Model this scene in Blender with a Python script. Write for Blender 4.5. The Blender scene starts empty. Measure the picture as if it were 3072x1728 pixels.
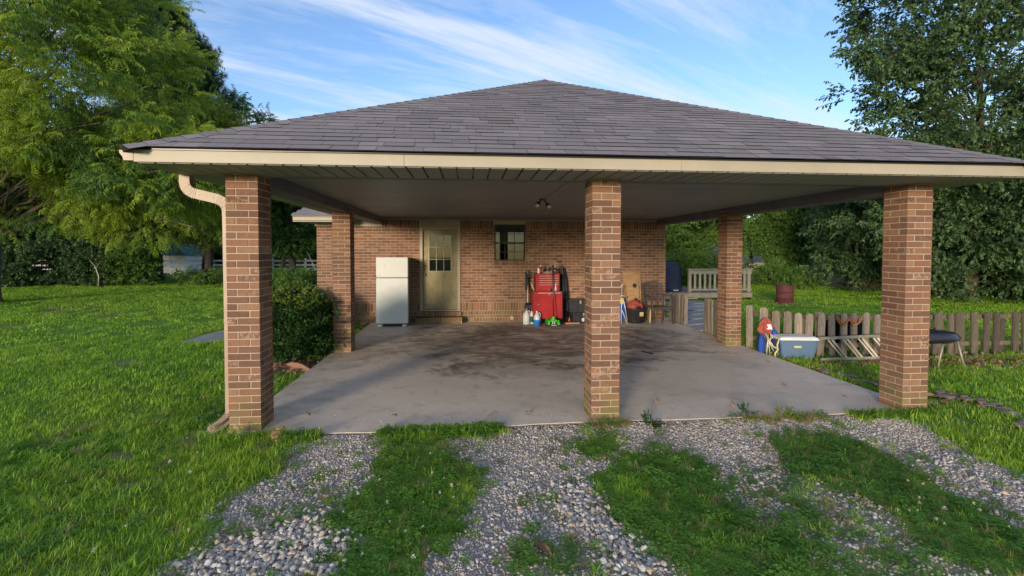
import bpy, bmesh, math, random
import numpy as np
from mathutils import Vector, Matrix, Euler
R = math.radians
rng = np.random.default_rng(7)
random.seed(7)
scene = bpy.context.scene
COL = scene.collection

# ------------------------------------------------------------------ camera
cam_d = bpy.data.cameras.new('camera')
cam = bpy.data.objects.new('camera', cam_d)
COL.objects.link(cam)
cam_d.sensor_width = 36.0
cam_d.lens = 16.48
cam_d.shift_x = 0.0040
cam_d.shift_y = -0.0232
cam_d.clip_end = 2000
cam_d.clip_start = 0.05
CAMP = Vector((2.262, -4.623, 1.7285))
_yaw, _pit, _rol = 0.0863, 0.0298, -0.0014
_f = Vector((math.sin(_yaw) * math.cos(_pit), math.cos(_yaw) * math.cos(_pit), -math.sin(_pit)))
cam.rotation_mode = 'QUATERNION'
cam.rotation_quaternion = _f.to_track_quat('-Z', 'Y') @ Euler((0, 0, -_rol)).to_quaternion()
cam.location = CAMP
scene.camera = cam
scene.render.resolution_x, scene.render.resolution_y = 1024, 576

# ------------------------------------------------------------------ sky, sun, exposure
SUN_AZ = R(28)      # the sun stands behind the camera, this far to its left
SUN_EL = R(7)
to_sun = Vector((-math.sin(SUN_AZ) * math.cos(SUN_EL), -math.cos(SUN_AZ) * math.cos(SUN_EL), math.sin(SUN_EL)))
world = bpy.data.worlds.new('World')
scene.world = world
world.use_nodes = True
wn, wl = world.node_tree.nodes, world.node_tree.links
wn.clear()
w_out = wn.new('ShaderNodeOutputWorld')
w_bg = wn.new('ShaderNodeBackground')
w_bg.inputs['Strength'].default_value = 0.15
sky = wn.new('ShaderNodeTexSky')
sky.sky_type = 'NISHITA'
sky.sun_disc = False
sky.sun_elevation = SUN_EL
sky.sun_rotation = math.pi + SUN_AZ
sky.air_density = 1.0
sky.dust_density = 0.2
sky.ozone_density = 1.5
def wnode(t, **kw):
    n = wn.new(t)
    for k, v in kw.items():
        setattr(n, k, v)
    return n
def wmath(op, a, b=None, c=None):
    n = wnode('ShaderNodeMath', operation=op)
    for i, x in enumerate((a, b, c)):
        if x is None: continue
        if isinstance(x, (int, float)): n.inputs[i].default_value = x
        else: wl.new(x, n.inputs[i])
    return n.outputs[0]
def wramp(fac, stops):
    n = wnode('ShaderNodeValToRGB')
    e = n.color_ramp.elements
    while len(e) < len(stops): e.new(0.5)
    for k, (p, c) in zip(e, stops):
        k.position = p; k.color = (c, c, c, 1) if isinstance(c, (int, float)) else (*c, 1)
    wl.new(fac, n.inputs[0])
    return n.outputs[0]
tc = wnode('ShaderNodeTexCoord')
sep = wnode('ShaderNodeSeparateXYZ'); wl.new(tc.outputs['Generated'], sep.inputs[0])
zz = wmath('MAXIMUM', sep.outputs['Z'], 0.06)
px = wmath('DIVIDE', sep.outputs['X'], wmath('ADD', zz, 0.12))
py = wmath('DIVIDE', sep.outputs['Y'], wmath('ADD', zz, 0.12))
comb = wnode('ShaderNodeCombineXYZ'); wl.new(px, comb.inputs[0]); wl.new(py, comb.inputs[1])
mp = wnode('ShaderNodeMapping'); wl.new(comb.outputs[0], mp.inputs[0])
mp.inputs['Rotation'].default_value = (0, 0, R(-27))
mpb = wnode('ShaderNodeMapping'); wl.new(mp.outputs[0], mpb.inputs[0])
mpb.inputs['Scale'].default_value = (0.42, 2.3, 1)
mpb.inputs['Location'].default_value = (3.1, 0.7, 0)
n1 = wnode('ShaderNodeTexNoise'); wl.new(mpb.outputs[0], n1.inputs['Vector'])
n1.inputs['Scale'].default_value = 1.35; n1.inputs['Detail'].default_value = 10; n1.inputs['Roughness'].default_value = 0.64
n1.inputs['Distortion'].default_value = 0.35
mp2 = wnode('ShaderNodeMapping'); wl.new(comb.outputs[0], mp2.inputs[0])
mp2.inputs['Rotation'].default_value = (0, 0, R(-20)); mp2.inputs['Scale'].default_value = (0.35, 0.6, 1)
n2 = wnode('ShaderNodeTexNoise'); wl.new(mp2.outputs[0], n2.inputs['Vector'])
n2.inputs['Scale'].default_value = 0.8; n2.inputs['Detail'].default_value = 4
cl = wramp(wmath('MULTIPLY_ADD', n2.outputs[0], 0.55, wmath('MULTIPLY', n1.outputs[0], 0.75)), [(0.59, 0.0), (0.66, 0.30), (0.75, 0.80)])
hz = wramp(sep.outputs['Z'], [(0.0, 0.15), (0.22, 0.06), (0.6, 0.0)])
cfac = wmath('MAXIMUM', cl, hz)
skymul = wnode('ShaderNodeMix', data_type='RGBA', blend_type='MULTIPLY')
skymul.inputs['Factor'].default_value = 1.0
wl.new(sky.outputs[0], skymul.inputs[6]); skymul.inputs[7].default_value = (0.56, 0.67, 0.90, 1)
cmix = wnode('ShaderNodeMix', data_type='RGBA')
wl.new(cfac, cmix.inputs['Factor'])
wl.new(skymul.outputs[2], cmix.inputs[6]); cmix.inputs[7].default_value = (1.95, 2.15, 2.5, 1)
wl.new(cmix.outputs[2], w_bg.inputs['Color'])
wl.new(w_bg.outputs[0], w_out.inputs[0])

sun_d = bpy.data.lights.new('sun', 'SUN')
sun_d.energy = 1.45
sun_d.angle = R(10)
sun_d.color = (1.0, 0.84, 0.64)
sun = bpy.data.objects.new('sun', sun_d)
COL.objects.link(sun)
sun.rotation_mode = 'QUATERNION'
sun.rotation_quaternion = to_sun.to_track_quat('Z', 'Y')
sun.location = (-10, -20, 12)

vs = scene.view_settings
vs.view_transform = 'Standard'; vs.look = 'None'; vs.gamma = 1; vs.use_curve_mapping = False
vs.exposure = 1.45
scene.render.engine = 'CYCLES'
scene.cycles.use_denoising = True
scene.cycles.max_bounces = 6
scene.cycles.diffuse_bounces = 3
scene.cycles.transparent_max_bounces = 8

# ------------------------------------------------------------------ materials
class NT:
    def __init__(s, name):
        s.m = bpy.data.materials.new(name); s.m.use_nodes = True
        s.t = s.m.node_tree; s.n = s.t.nodes; s.l = s.t.links
        s.bsdf = s.n['Principled BSDF']; s.out = s.n['Material Output']
    def node(s, t, **kw):
        x = s.n.new(t)
        for k, v in kw.items(): setattr(x, k, v)
        return x
    def put(s, sock, v):
        if isinstance(v, bpy.types.NodeSocket): s.l.new(v, sock)
        elif isinstance(v, tuple) and len(v) == 3 and sock.type == 'RGBA': sock.default_value = (*v, 1)
        else: sock.default_value = v
    def math(s, op, a, b=None, c=None):
        x = s.node('ShaderNodeMath', operation=op)
        for i, v in enumerate((a, b, c)):
            if v is not None: s.put(x.inputs[i], v)
        return x.outputs[0]
    def mix(s, f, a, b, blend='MIX'):
        x = s.node('ShaderNodeMix', data_type='RGBA', blend_type=blend)
        s.put(x.inputs['Factor'], f); s.put(x.inputs[6], a); s.put(x.inputs[7], b)
        return x.outputs[2]
    def coord(s, kind='Object', scale=(1, 1, 1), loc=(0, 0, 0), rot=(0, 0, 0)):
        if kind == 'World': o = s.node('ShaderNodeNewGeometry').outputs['Position']
        else: o = s.node('ShaderNodeTexCoord').outputs[kind]
        m = s.node('ShaderNodeMapping'); s.l.new(o, m.inputs[0])
        m.inputs['Scale'].default_value = scale; m.inputs['Location'].default_value = loc; m.inputs['Rotation'].default_value = rot
        return m.outputs[0]
    def noise(s, vec, scale, detail=4, rough=0.55, dist=0.0):
        x = s.node('ShaderNodeTexNoise'); s.l.new(vec, x.inputs['Vector'])
        x.inputs['Scale'].default_value = scale; x.inputs['Detail'].default_value = detail
        x.inputs['Roughness'].default_value = rough; x.inputs['Distortion'].default_value = dist
        return x.outputs[0]
    def ramp(s, f, stops, const=False):
        x = s.node('ShaderNodeValToRGB'); e = x.color_ramp.elements
        if const: x.color_ramp.interpolation = 'CONSTANT'
        while len(e) < len(stops): e.new(0.5)
        for k, (p, c) in zip(e, stops):
            k.position = p; k.color = (c, c, c, 1) if isinstance(c, (int, float)) else (*c, 1)
        s.l.new(f, x.inputs[0])
        return x.outputs[0]
    def rand(s, mode):
        if mode == 'object': return s.node('ShaderNodeObjectInfo').outputs['Random']
        return s.node('ShaderNodeNewGeometry').outputs['Random Per Island']
    def bump(s, h, strength=0.3, dist=0.01):
        b = s.node('ShaderNodeBump'); b.inputs['Strength'].default_value = strength; b.inputs['Distance'].default_value = dist
        s.l.new(h, b.inputs['Height']); s.l.new(b.outputs[0], s.bsdf.inputs['Normal'])
    def done(s, col=None, rough=0.6, metal=0.0, spec=0.3):
        if col is not None: s.put(s.bsdf.inputs['Base Color'], col)
        s.put(s.bsdf.inputs['Roughness'], rough); s.bsdf.inputs['Metallic'].default_value = metal
        s.bsdf.inputs['Specular IOR Level'].default_value = spec
        return s.m

def mat(name, c, c2=None, rough=0.6, metal=0, spec=0.3, ns=6.0, stretch=(1, 1, 1), bump=0.0, bs=60, rnd=None, rv=0.25, kind='Object'):
    t = NT(name)
    v = t.coord(kind, stretch)
    c2 = c2 or tuple(x * 0.72 for x in c)
    f = t.ramp(t.noise(v, ns, 6, 0.62), [(0.32, 0.0), (0.68, 1.0)])
    col = t.mix(f, c, c2)
    if rnd:
        r = t.rand(rnd)
        k = t.math('MULTIPLY_ADD', r, 2 * rv, 1 - rv)
        cc = t.node('ShaderNodeCombineColor')
        for i in range(3): t.l.new(k, cc.inputs[i])
        col = t.mix(1.0, col, cc.outputs[0], 'MULTIPLY')
    if bump: t.bump(t.noise(v, bs, 5, 0.6), bump, 0.004)
    return t.done(col, rough, metal, spec)

def brick_mat(name, mode, moss=False):
    t = NT(name)
    r = t.rand(mode)
    base = t.ramp(r, [(0.0, (0.150, 0.078, 0.050)), (0.16, (0.235, 0.115, 0.066)), (0.34, (0.180, 0.096, 0.062)), (0.52, (0.265, 0.135, 0.076)),
                      (0.70, (0.205, 0.112, 0.074)), (0.86, (0.29, 0.165, 0.10))], True)
    v = t.coord('World', (1, 1, 1))
    off = t.node('ShaderNodeCombineXYZ'); s_ = t.math('MULTIPLY', r, 37.0)
    t.l.new(s_, off.inputs[0]); t.l.new(s_, off.inputs[2])
    va = t.node('ShaderNodeVectorMath', operation='ADD'); t.l.new(v, va.inputs[0]); t.l.new(off.outputs[0], va.inputs[1])
    ms = t.node('ShaderNodeMapping'); t.l.new(va.outputs[0], ms.inputs[0]); ms.inputs['Scale'].default_value = (45, 45, 7)
    streak = t.noise(ms.outputs[0], 1.0, 4, 0.6)
    blot = t.noise(va.outputs[0], 22, 5, 0.65, 0.8)
    col = t.mix(t.ramp(streak, [(0.42, 0.0), (0.72, 0.45)]), base, (0.20, 0.085, 0.055))
    pale = t.math('MULTIPLY', t.ramp(t.math('FRACT', t.math('MULTIPLY', r, 13.7)), [(0.86, 0.05), (0.93, 0.55)]), t.ramp(blot, [(0.47, 0.0), (0.60, 0.9)]))
    col = t.mix(pale, col, (0.55, 0.36, 0.24))
    big = t.noise(v, 1.3, 4)
    col = t.mix(t.ramp(big, [(0.45, 0.0), (0.75, 0.30)]), col, (0.16, 0.10, 0.07))
    if moss:
        z = t.node('ShaderNodeSeparateXYZ'); t.l.new(v, z.inputs[0])
        mz = t.math('MULTIPLY', t.ramp(z.outputs[2], [(0.05, 1.0), (0.55, 0.0)]), t.ramp(t.noise(v, 5, 5), [(0.42, 0.0), (0.62, 0.75)]))
        col = t.mix(mz, col, (0.16, 0.16, 0.045))
    t.bump(t.math('ADD', t.noise(va.outputs[0], 160, 3), t.math('MULTIPLY', blot, 1.2)), 0.5, 0.003)
    return t.done(col, 0.82, 0, 0.2)

MT = {}
MT['brick'] = brick_mat('brick', 'object', True)
MT['brick_joined'] = brick_mat('brick_joined', 'island', True)
MT['mortar'] = mat('mortar', (0.47, 0.36, 0.27), (0.37, 0.285, 0.215), 0.9, bump=0.5, bs=220, kind='World', ns=4)
MT['cream'] = mat('cream_trim', (0.43, 0.365, 0.27), (0.36, 0.31, 0.23), 0.5, ns=1.2, kind='World', spec=0.4)
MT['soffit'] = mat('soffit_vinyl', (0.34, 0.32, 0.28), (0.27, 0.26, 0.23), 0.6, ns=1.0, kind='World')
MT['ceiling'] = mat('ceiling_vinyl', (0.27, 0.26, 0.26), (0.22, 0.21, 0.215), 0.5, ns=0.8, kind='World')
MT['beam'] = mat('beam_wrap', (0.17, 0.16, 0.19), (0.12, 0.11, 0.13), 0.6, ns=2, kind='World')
MT['downspout'] = mat('downspout_paint', (0.40, 0.28, 0.185), (0.31, 0.22, 0.15), 0.45, ns=5, spec=0.5)
MT['white_enamel'] = mat('white_enamel', (0.66, 0.66, 0.62), (0.60, 0.60, 0.56), 0.28, ns=2.5, bump=0.12, bs=160, spec=0.5)
MT['grey_enamel'] = mat('grey_enamel', (0.20, 0.19, 0.18), None, 0.5)
MT['red_paint'] = mat('red_paint', (0.40, 0.020, 0.022), (0.27, 0.014, 0.016), 0.32, spec=0.5, ns=3)
MT['chrome'] = mat('brushed_metal', (0.66, 0.62, 0.58), None, 0.35, 0.3, 0.5)
MT['alu'] = mat('weathered_aluminium', (0.42, 0.38, 0.31), (0.26, 0.235, 0.19), 0.5, 0.35, ns=9)
MT['black_plastic'] = mat('black_plastic', (0.020, 0.020, 0.024), (0.035, 0.035, 0.04), 0.4, spec=0.45)
MT['black_metal'] = mat('black_metal', (0.016, 0.016, 0.018), None, 0.35, 0.0, 0.5)
MT['black_enamel'] = mat('black_enamel', (0.012, 0.012, 0.020), (0.02, 0.02, 0.03), 0.16, 0, 0.6)
MT['green_paint'] = mat('green_paint', (0.06, 0.50, 0.03), (0.04, 0.34, 0.03), 0.35, spec=0.5)
MT['white_plastic'] = mat('white_plastic', (0.74, 0.74, 0.72), (0.62, 0.62, 0.60), 0.4, spec=0.45)
MT['clear_plastic'] = mat('milky_plastic', (0.60, 0.64, 0.68), None, 0.25, spec=0.5)
MT['blue_fluid'] = mat('blue_fluid', (0.02, 0.20, 0.62), None, 0.2, spec=0.5)
MT['yellow'] = mat('yellow_rubber', (0.62, 0.42, 0.06), None, 0.5)
MT['green_label'] = mat('green_label', (0.03, 0.13, 0.06), None, 0.5)
MT['red_cloth'] = mat('faded_red_cloth', (0.42, 0.10, 0.07), (0.30, 0.06, 0.05), 0.85, ns=14, bump=0.4, bs=40)
MT['blue_cloth'] = mat('blue_canvas', (0.02, 0.09, 0.42), (0.015, 0.05, 0.25), 0.8, ns=9, bump=0.3, bs=50)
MT['navy_cloth'] = mat('navy_cover', (0.018, 0.024, 0.050), (0.030, 0.038, 0.072), 0.6, ns=4, bump=0.8, bs=9)
MT['tarp'] = mat('black_tarp', (0.012, 0.014, 0.022), None, 0.5, bump=0.8, bs=8)
MT['teal'] = mat('dark_teal_plastic', (0.006, 0.050, 0.055), None, 0.5)
MT['cooler_blue'] = mat('cooler_blue', (0.12, 0.19, 0.30), (0.10, 0.16, 0.25), 0.35, spec=0.5, ns=3)
MT['cooler_deep'] = mat('cooler_deep_blue', (0.02, 0.07, 0.26), None, 0.35, spec=0.5)
MT['handle_yellow'] = mat('yellowed_plastic', (0.66, 0.56, 0.26), None, 0.4)
MT['ply'] = mat('plywood', (0.42, 0.26, 0.13), (0.26, 0.15, 0.075), 0.7, ns=3, stretch=(1.2, 1.2, 7), bump=0.2, bs=30)
MT['wood_grey'] = mat('weathered_wood', (0.30, 0.255, 0.205), (0.13, 0.105, 0.085), 0.85, ns=5, stretch=(9, 9, 1.1), bump=0.7, bs=22, rnd='object', rv=0.30)
MT['wood_dark'] = mat('dark_weathered_wood', (0.15, 0.12, 0.085), (0.06, 0.05, 0.035), 0.85, ns=5, stretch=(9, 9, 1.1), bump=0.7, bs=22, rnd='object', rv=0.35)
MT['wood_rail'] = mat('silvered_deck_wood', (0.42, 0.37, 0.27), (0.26, 0.22, 0.16), 0.85, ns=5, stretch=(7, 7, 1.5), bump=0.4, bs=22, rnd='object', rv=0.15)
MT['deck_floor'] = mat('deck_boards', (0.22, 0.18, 0.17), (0.14, 0.11, 0.10), 0.8, ns=5, stretch=(1, 8, 1), rnd='object', rv=0.15)
MT['chair_metal'] = mat('grey_brown_metal', (0.13, 0.115, 0.105), (0.08, 0.07, 0.065), 0.5, 0.2)
MT['rust'] = mat('rusty_steel', (0.16, 0.048, 0.050), (0.10, 0.035, 0.032), 0.75, ns=7, bump=0.3, bs=40)
MT['rope'] = mat('orange_rope', (0.45, 0.17, 0.06), (0.30, 0.11, 0.05), 0.85, bump=0.6, bs=150)
MT['white_paint'] = mat('white_paint', (0.72, 0.72, 0.74), (0.60, 0.60, 0.62), 0.6, ns=3)
MT['brown_leaf'] = mat('dry_leaf', (0.30, 0.17, 0.10), (0.20, 0.11, 0.06), 0.8, ns=12, rnd='object', rv=0.4)
MT['bark'] = mat('bark', (0.16, 0.125, 0.095), (0.07, 0.055, 0.042), 0.9, ns=6, stretch=(5, 5, 1), bump=0.9, bs=14)
MT['bark_dark'] = mat('dark_bark', (0.09, 0.07, 0.055), (0.04, 0.03, 0.025), 0.9, ns=6, stretch=(5, 5, 1), bump=0.9, bs=14)
MT['tile_clay'] = mat('clay_edging', (0.30, 0.15, 0.10), (0.22, 0.11, 0.075), 0.85, ns=9, bump=0.3)
MT['sandstone'] = mat('tan_sandstone', (0.56, 0.36, 0.17), (0.42, 0.25, 0.11), 0.85, ns=10, bump=0.5, bs=35)
MT['edge_stone'] = mat('edging_stone', (0.27, 0.21, 0.17), (0.15, 0.12, 0.10), 0.9, ns=8, bump=0.6, bs=25, rnd='object', rv=0.35)
MT['nb_roof'] = mat('neighbour_shingles', (0.40, 0.39, 0.40), (0.31, 0.30, 0.31), 0.9, ns=2)
MT['nb_wall'] = mat('tan_siding', (0.50, 0.36, 0.24), None, 0.8)
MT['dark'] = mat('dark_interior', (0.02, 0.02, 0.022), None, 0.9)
MT['curtain'] = mat('pale_curtain', (0.40, 0.42, 0.34), (0.32, 0.34, 0.28), 0.9, ns=3, stretch=(8, 1, 1))
MT['brass'] = mat('worn_brass', (0.45, 0.36, 0.18), None, 0.35, 0.9)
MT['lamp_glass'] = mat('lamp_glass', (0.62, 0.66, 0.64), None, 0.12, 0.3, 0.6)
MT['paver'] = mat('grey_flagstone', (0.36, 0.35, 0.36), (0.26, 0.25, 0.26), 0.85, ns=5, bump=0.4, bs=25, rnd='object', rv=0.12)
MT['flower_white'] = mat('white_petals', (0.62, 0.60, 0.50), None, 0.8, rnd='object', rv=0.2)

def door_mat():
    t = NT('dirty_door_paint')
    v = t.coord('World')
    f = t.ramp(t.noise(v, 3.0, 6, 0.65), [(0.35, 0.0), (0.7, 1.0)])
    col = t.mix(f, (0.36, 0.30, 0.16), (0.25, 0.21, 0.11))
    col = t.mix(t.ramp(t.noise(v, 9, 5), [(0.5, 0), (0.75, 0.5)]), col, (0.14, 0.12, 0.07))
    return t.done(col, 0.55, 0, 0.35)
MT['door'] = door_mat()

def glass_mat():
    t = NT('window_glass')
    g = t.node('ShaderNodeBsdfGlossy'); g.inputs['Roughness'].default_value = 0.02
    tr = t.node('ShaderNodeBsdfTransparent'); tr.inputs[0].default_value = (0.6, 0.64, 0.62, 1)
    fr = t.node('ShaderNodeFresnel'); fr.inputs[0].default_value = 1.5
    f = t.math('MULTIPLY_ADD', fr.outputs[0], 0.8, 0.02)
    m = t.node('ShaderNodeMixShader'); t.l.new(f, m.inputs[0]); t.l.new(tr.outputs[0], m.inputs[1]); t.l.new(g.outputs[0], m.inputs[2])
    t.l.new(m.outputs[0], t.out.inputs[0])
    return t.m
MT['glass'] = glass_mat()

MT['shingle_edge'] = mat('shingle_edge', (0.020, 0.017, 0.018), None, 0.95)  # black asphalt edges, their dark colour also standing in for shadow gaps between courses
def shingle_mat(name, mode):
    t = NT(name)
    r = t.rand(mode)
    base = t.ramp(r, [(0.0, (0.145, 0.124, 0.124)), (0.22, (0.185, 0.160, 0.160)), (0.45, (0.160, 0.139, 0.142)), (0.65, (0.205, 0.178, 0.177)), (0.85, (0.172, 0.150, 0.154))], True)
    v = t.coord('World')
    g = t.noise(v, 160, 3, 0.8)
    col = t.mix(t.ramp(g, [(0.40, 0.0), (0.72, 0.65)]), base, (0.36, 0.33, 0.35))
    col = t.mix(t.ramp(t.noise(v, 1.1, 4), [(0.45, 0), (0.75, 0.35)]), col, (0.10, 0.095, 0.10))
    t.bump(g, 0.6, 0.004)
    return t.done(col, 0.95, 0, 0.15)
MT['shingle'] = shingle_mat('asphalt_shingle', 'object')
MT['shingle_joined'] = shingle_mat('asphalt_shingle_joined', 'island')

def concrete_mat():
    t = NT('stained_concrete')
    v = t.coord('World')
    sp = t.node('ShaderNodeSeparateXYZ'); t.l.new(v, sp.inputs[0])
    X, Y = sp.outputs[0], sp.outputs[1]
    n1_ = t.noise(v, 1.1, 7, 0.62, 0.4); n2_ = t.noise(v, 5.0, 7, 0.7, 0.6); n3 = t.noise(v, 40, 4, 0.7)
    vs_ = t.coord('World', (0.9, 1.5, 1), rot=(0, 0, R(-9)))
    n4 = t.noise(vs_, 1.7, 9, 0.68, 1.1)
    col = t.mix(t.ramp(n1_, [(0.35, 0), (0.65, 1)]), (0.80, 0.655, 0.52), (0.68, 0.565, 0.46))
    # oil and tyre grime: a broad brown stain over the parking bay, breaking up at its edges
    ex = t.math('SUBTRACT', X, 3.6); ey = t.math('SUBTRACT', Y, 4.3)
    d = t.math('ADD', t.math('MULTIPLY', t.math('MULTIPLY', ex, ex), 0.075), t.math('MULTIPLY', t.math('MULTIPLY', ey, ey), 0.12))
    d = t.math('ADD', d, t.math('MULTIPLY', t.math('SUBTRACT', n1_, 0.5), 2.2))
    d = t.math('ADD', d, t.math('MULTIPLY', t.math('SUBTRACT', n2_, 0.5), 1.5))
    stain = t.math('MULTIPLY', t.ramp(d, [(0.30, 0.95), (0.85, 0.0)]), t.ramp(n4, [(0.38, 0.25), (0.56, 1.0)]))
    col = t.mix(stain, col, (0.15, 0.105, 0.078))
    # dark oil drip patches
    ex2 = t.math('SUBTRACT', X, 2.25); ey2 = t.math('SUBTRACT', Y, 2.2)
    d2 = t.math('ADD', t.math('MULTIPLY', ex2, ex2), t.math('MULTIPLY', t.math('MULTIPLY', ey2, ey2), 1.2))
    d2 = t.math('ADD', d2, t.math('MULTIPLY', t.math('SUBTRACT', n2_, 0.5), 2.0))
    col = t.mix(t.ramp(d2, [(0.0, 0.6), (0.35, 0.0)]), col, (0.11, 0.095, 0.085))
    col = t.mix(t.ramp(n4, [(0.56, 0), (0.70, 0.35)]), col, (0.60, 0.54, 0.48))
    col = t.mix(t.ramp(n2_, [(0.54, 0), (0.68, 0.36)]), col, (0.25, 0.20, 0.165))
    n5 = t.noise(t.coord('World', (1.0, 1.7, 1), rot=(0, 0, R(20))), 0.75, 6, 0.6, 0.8)
    col = t.mix(t.ramp(n5, [(0.52, 0), (0.66, 0.40)]), col, (0.34, 0.29, 0.255))
    # thin film of algae along the left edge
    gl = t.math('MULTIPLY', t.ramp(X, [(0.0, 0.8), (0.9, 0.0)]), t.ramp(n2_, [(0.38, 0.2), (0.62, 1.0)]))
    col = t.mix(t.math('MULTIPLY', gl, 0.55), col, (0.17, 0.155, 0.05))
    # hairline crack running across the slab
    wob = t.noise(t.coord('World', (1, 0, 0)), 1.6, 6, 0.7)
    yc = t.math('ADD', t.math('MULTIPLY_ADD', X, 0.16, 2.35), t.math('MULTIPLY', wob, 0.9))
    dc = t.math('ABSOLUTE', t.math('SUBTRACT', Y, yc))
    crack = t.ramp(dc, [(0.0, 0.9), (0.012, 0.0)])
    col = t.mix(crack, col, (0.05, 0.04, 0.035))
    xc = t.math('MULTIPLY_ADD', t.noise(t.coord('World', (0, 1, 0)), 2.2, 6, 0.7), 0.6, 3.2)
    crack2 = t.math('MULTIPLY', t.ramp(t.math('ABSOLUTE', t.math('SUBTRACT', X, xc)), [(0.0, 0.7), (0.008, 0.0)]), t.ramp(Y, [(0.25, 0.0), (0.33, 1.0)]))
    col = t.mix(crack2, col, (0.42, 0.37, 0.33))
    col = t.mix(t.ramp(n3, [(0.60, 0), (0.80, 0.4)]), col, (0.50, 0.46, 0.42))
    col = t.mix(t.ramp(t.math('MULTIPLY', sp.outputs[2], -100.0), [(0.15, 0.0), (0.9, 0.9)]), col, (0.13, 0.105, 0.085))
    t.bump(t.math('ADD', n3, t.math('MULTIPLY', n2_, 2.0)), 0.25, 0.004)
    rg = t.ramp(n2_, [(0.3, 0.72), (0.7, 0.5)])
    return t.done(col, rg, 0, 0.35)
MT['concrete'] = concrete_mat()

def ground_mat():
    t = NT('ground_cover')
    v = t.coord('World')
    at_ = t.node('ShaderNodeAttribute', attribute_name='cover').outputs['Fac']
    nb = t.noise(v, 0.55, 6, 0.6); nf = t.noise(v, 26, 5, 0.7); nm = t.noise(v, 3.2, 6, 0.7)
    vo = t.node('ShaderNodeTexVoronoi'); t.l.new(v, vo.inputs['Vector']); vo.inputs['Scale'].default_value = 70
    stone = t.ramp(vo.outputs['Color'], [(0.0, (0.20, 0.19, 0.18)), (0.5, (0.34, 0.32, 0.31)), (1.0, (0.48, 0.45, 0.44))])
    gravel = t.mix(t.ramp(vo.outputs['Distance'], [(0.25, 0.0), (0.6, 0.9)]), stone, (0.24, 0.20, 0.17))
    gravel = t.mix(t.ramp(nm, [(0.45, 0), (0.7, 0.6)]), gravel, (0.22, 0.18, 0.15))
    grass = t.mix(t.ramp(nf, [(0.35, 0), (0.7, 1)]), (0.085, 0.18, 0.028), (0.13, 0.26, 0.036))
    grass = t.mix(t.ramp(nb, [(0.40, 0.0), (0.62, 0.8)]), grass, (0.15, 0.20, 0.035))
    grass = t.mix(t.ramp(nm, [(0.60, 0), (0.78, 0.55)]), grass, (0.20, 0.155, 0.08))
    so = t.node('ShaderNodeAttribute', attribute_name='soil').outputs['Fac']
    grass = t.mix(so, grass, t.mix(nf, (0.17, 0.12, 0.075), (0.30, 0.23, 0.15)))
    col = t.mix(at_, gravel, grass)
    t.bump(t.math('ADD', nf, t.math('MULTIPLY', vo.outputs['Distance'], -0.8)), 0.6, 0.012)
    return t.done(col, 0.95, 0, 0.1)
MT['ground'] = ground_mat()

def leaf_mat(name, cols, transl=0.35, rough=0.5, var_scale=0.5, island=False):
    t = NT(name)
    r = t.rand('object')
    base = t.ramp(r, [(i / max(1, len(cols) - 1), c) for i, c in enumerate(cols)])
    v = t.coord('World')
    base = t.mix(t.ramp(t.noise(v, var_scale, 4), [(0.40, 0.0), (0.62, 0.55)]), base, cols[-1])
    t.put(t.bsdf.inputs['Base Color'], base)
    t.bsdf.inputs['Roughness'].default_value = rough
    t.bsdf.inputs['Specular IOR Level'].default_value = 0.3
    tr = t.node('ShaderNodeBsdfTranslucent'); t.l.new(base, tr.inputs[0])
    m = t.node('ShaderNodeMixShader'); m.inputs[0].default_value = transl
    t.l.new(t.bsdf.outputs[0], m.inputs[1]); t.l.new(tr.outputs[0], m.inputs[2]); t.l.new(m.outputs[0], t.out.inputs[0])
    return t.m
MT['leaf_pecan'] = leaf_mat('pecan_leaf', [(0.120, 0.220, 0.030), (0.215, 0.330, 0.036), (0.380, 0.460, 0.050)], 0.42)
MT['leaf_mid'] = leaf_mat('mid_green_leaf', [(0.060, 0.140, 0.032), (0.100, 0.200, 0.038), (0.155, 0.260, 0.048)], 0.35)
MT['leaf_dark'] = leaf_mat('dark_green_leaf', [(0.036, 0.080, 0.034), (0.060, 0.120, 0.046), (0.120, 0.190, 0.066)], 0.3, 0.42, 1.1)
MT['leaf_pine'] = leaf_mat('pine_needle', [(0.026, 0.060, 0.030), (0.040, 0.080, 0.038), (0.060, 0.100, 0.040)], 0.15)
MT['leaf_bush'] = leaf_mat('glossy_bush_leaf', [(0.016, 0.052, 0.016), (0.032, 0.084, 0.022), (0.060, 0.122, 0.030)], 0.25, 0.30, 1.5)
MT['leaf_lime'] = leaf_mat('lime_leaf', [(0.120, 0.190, 0.025), (0.170, 0.240, 0.03), (0.20, 0.27, 0.04)], 0.35)
MT['grass'] = leaf_mat('grass_blade', [(0.125, 0.300, 0.028), (0.205, 0.405, 0.034), (0.370, 0.530, 0.048)], 0.35, 0.55, 0.45)
MT['clover'] = leaf_mat('clover_leaf', [(0.062, 0.185, 0.030), (0.105, 0.255, 0.036), (0.170, 0.330, 0.048)], 0.3, 0.5, 0.8)
MT['straw'] = leaf_mat('dry_grass', [(0.30, 0.22, 0.11), (0.36, 0.27, 0.15), (0.24, 0.19, 0.08)], 0.2, 0.8)

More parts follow.
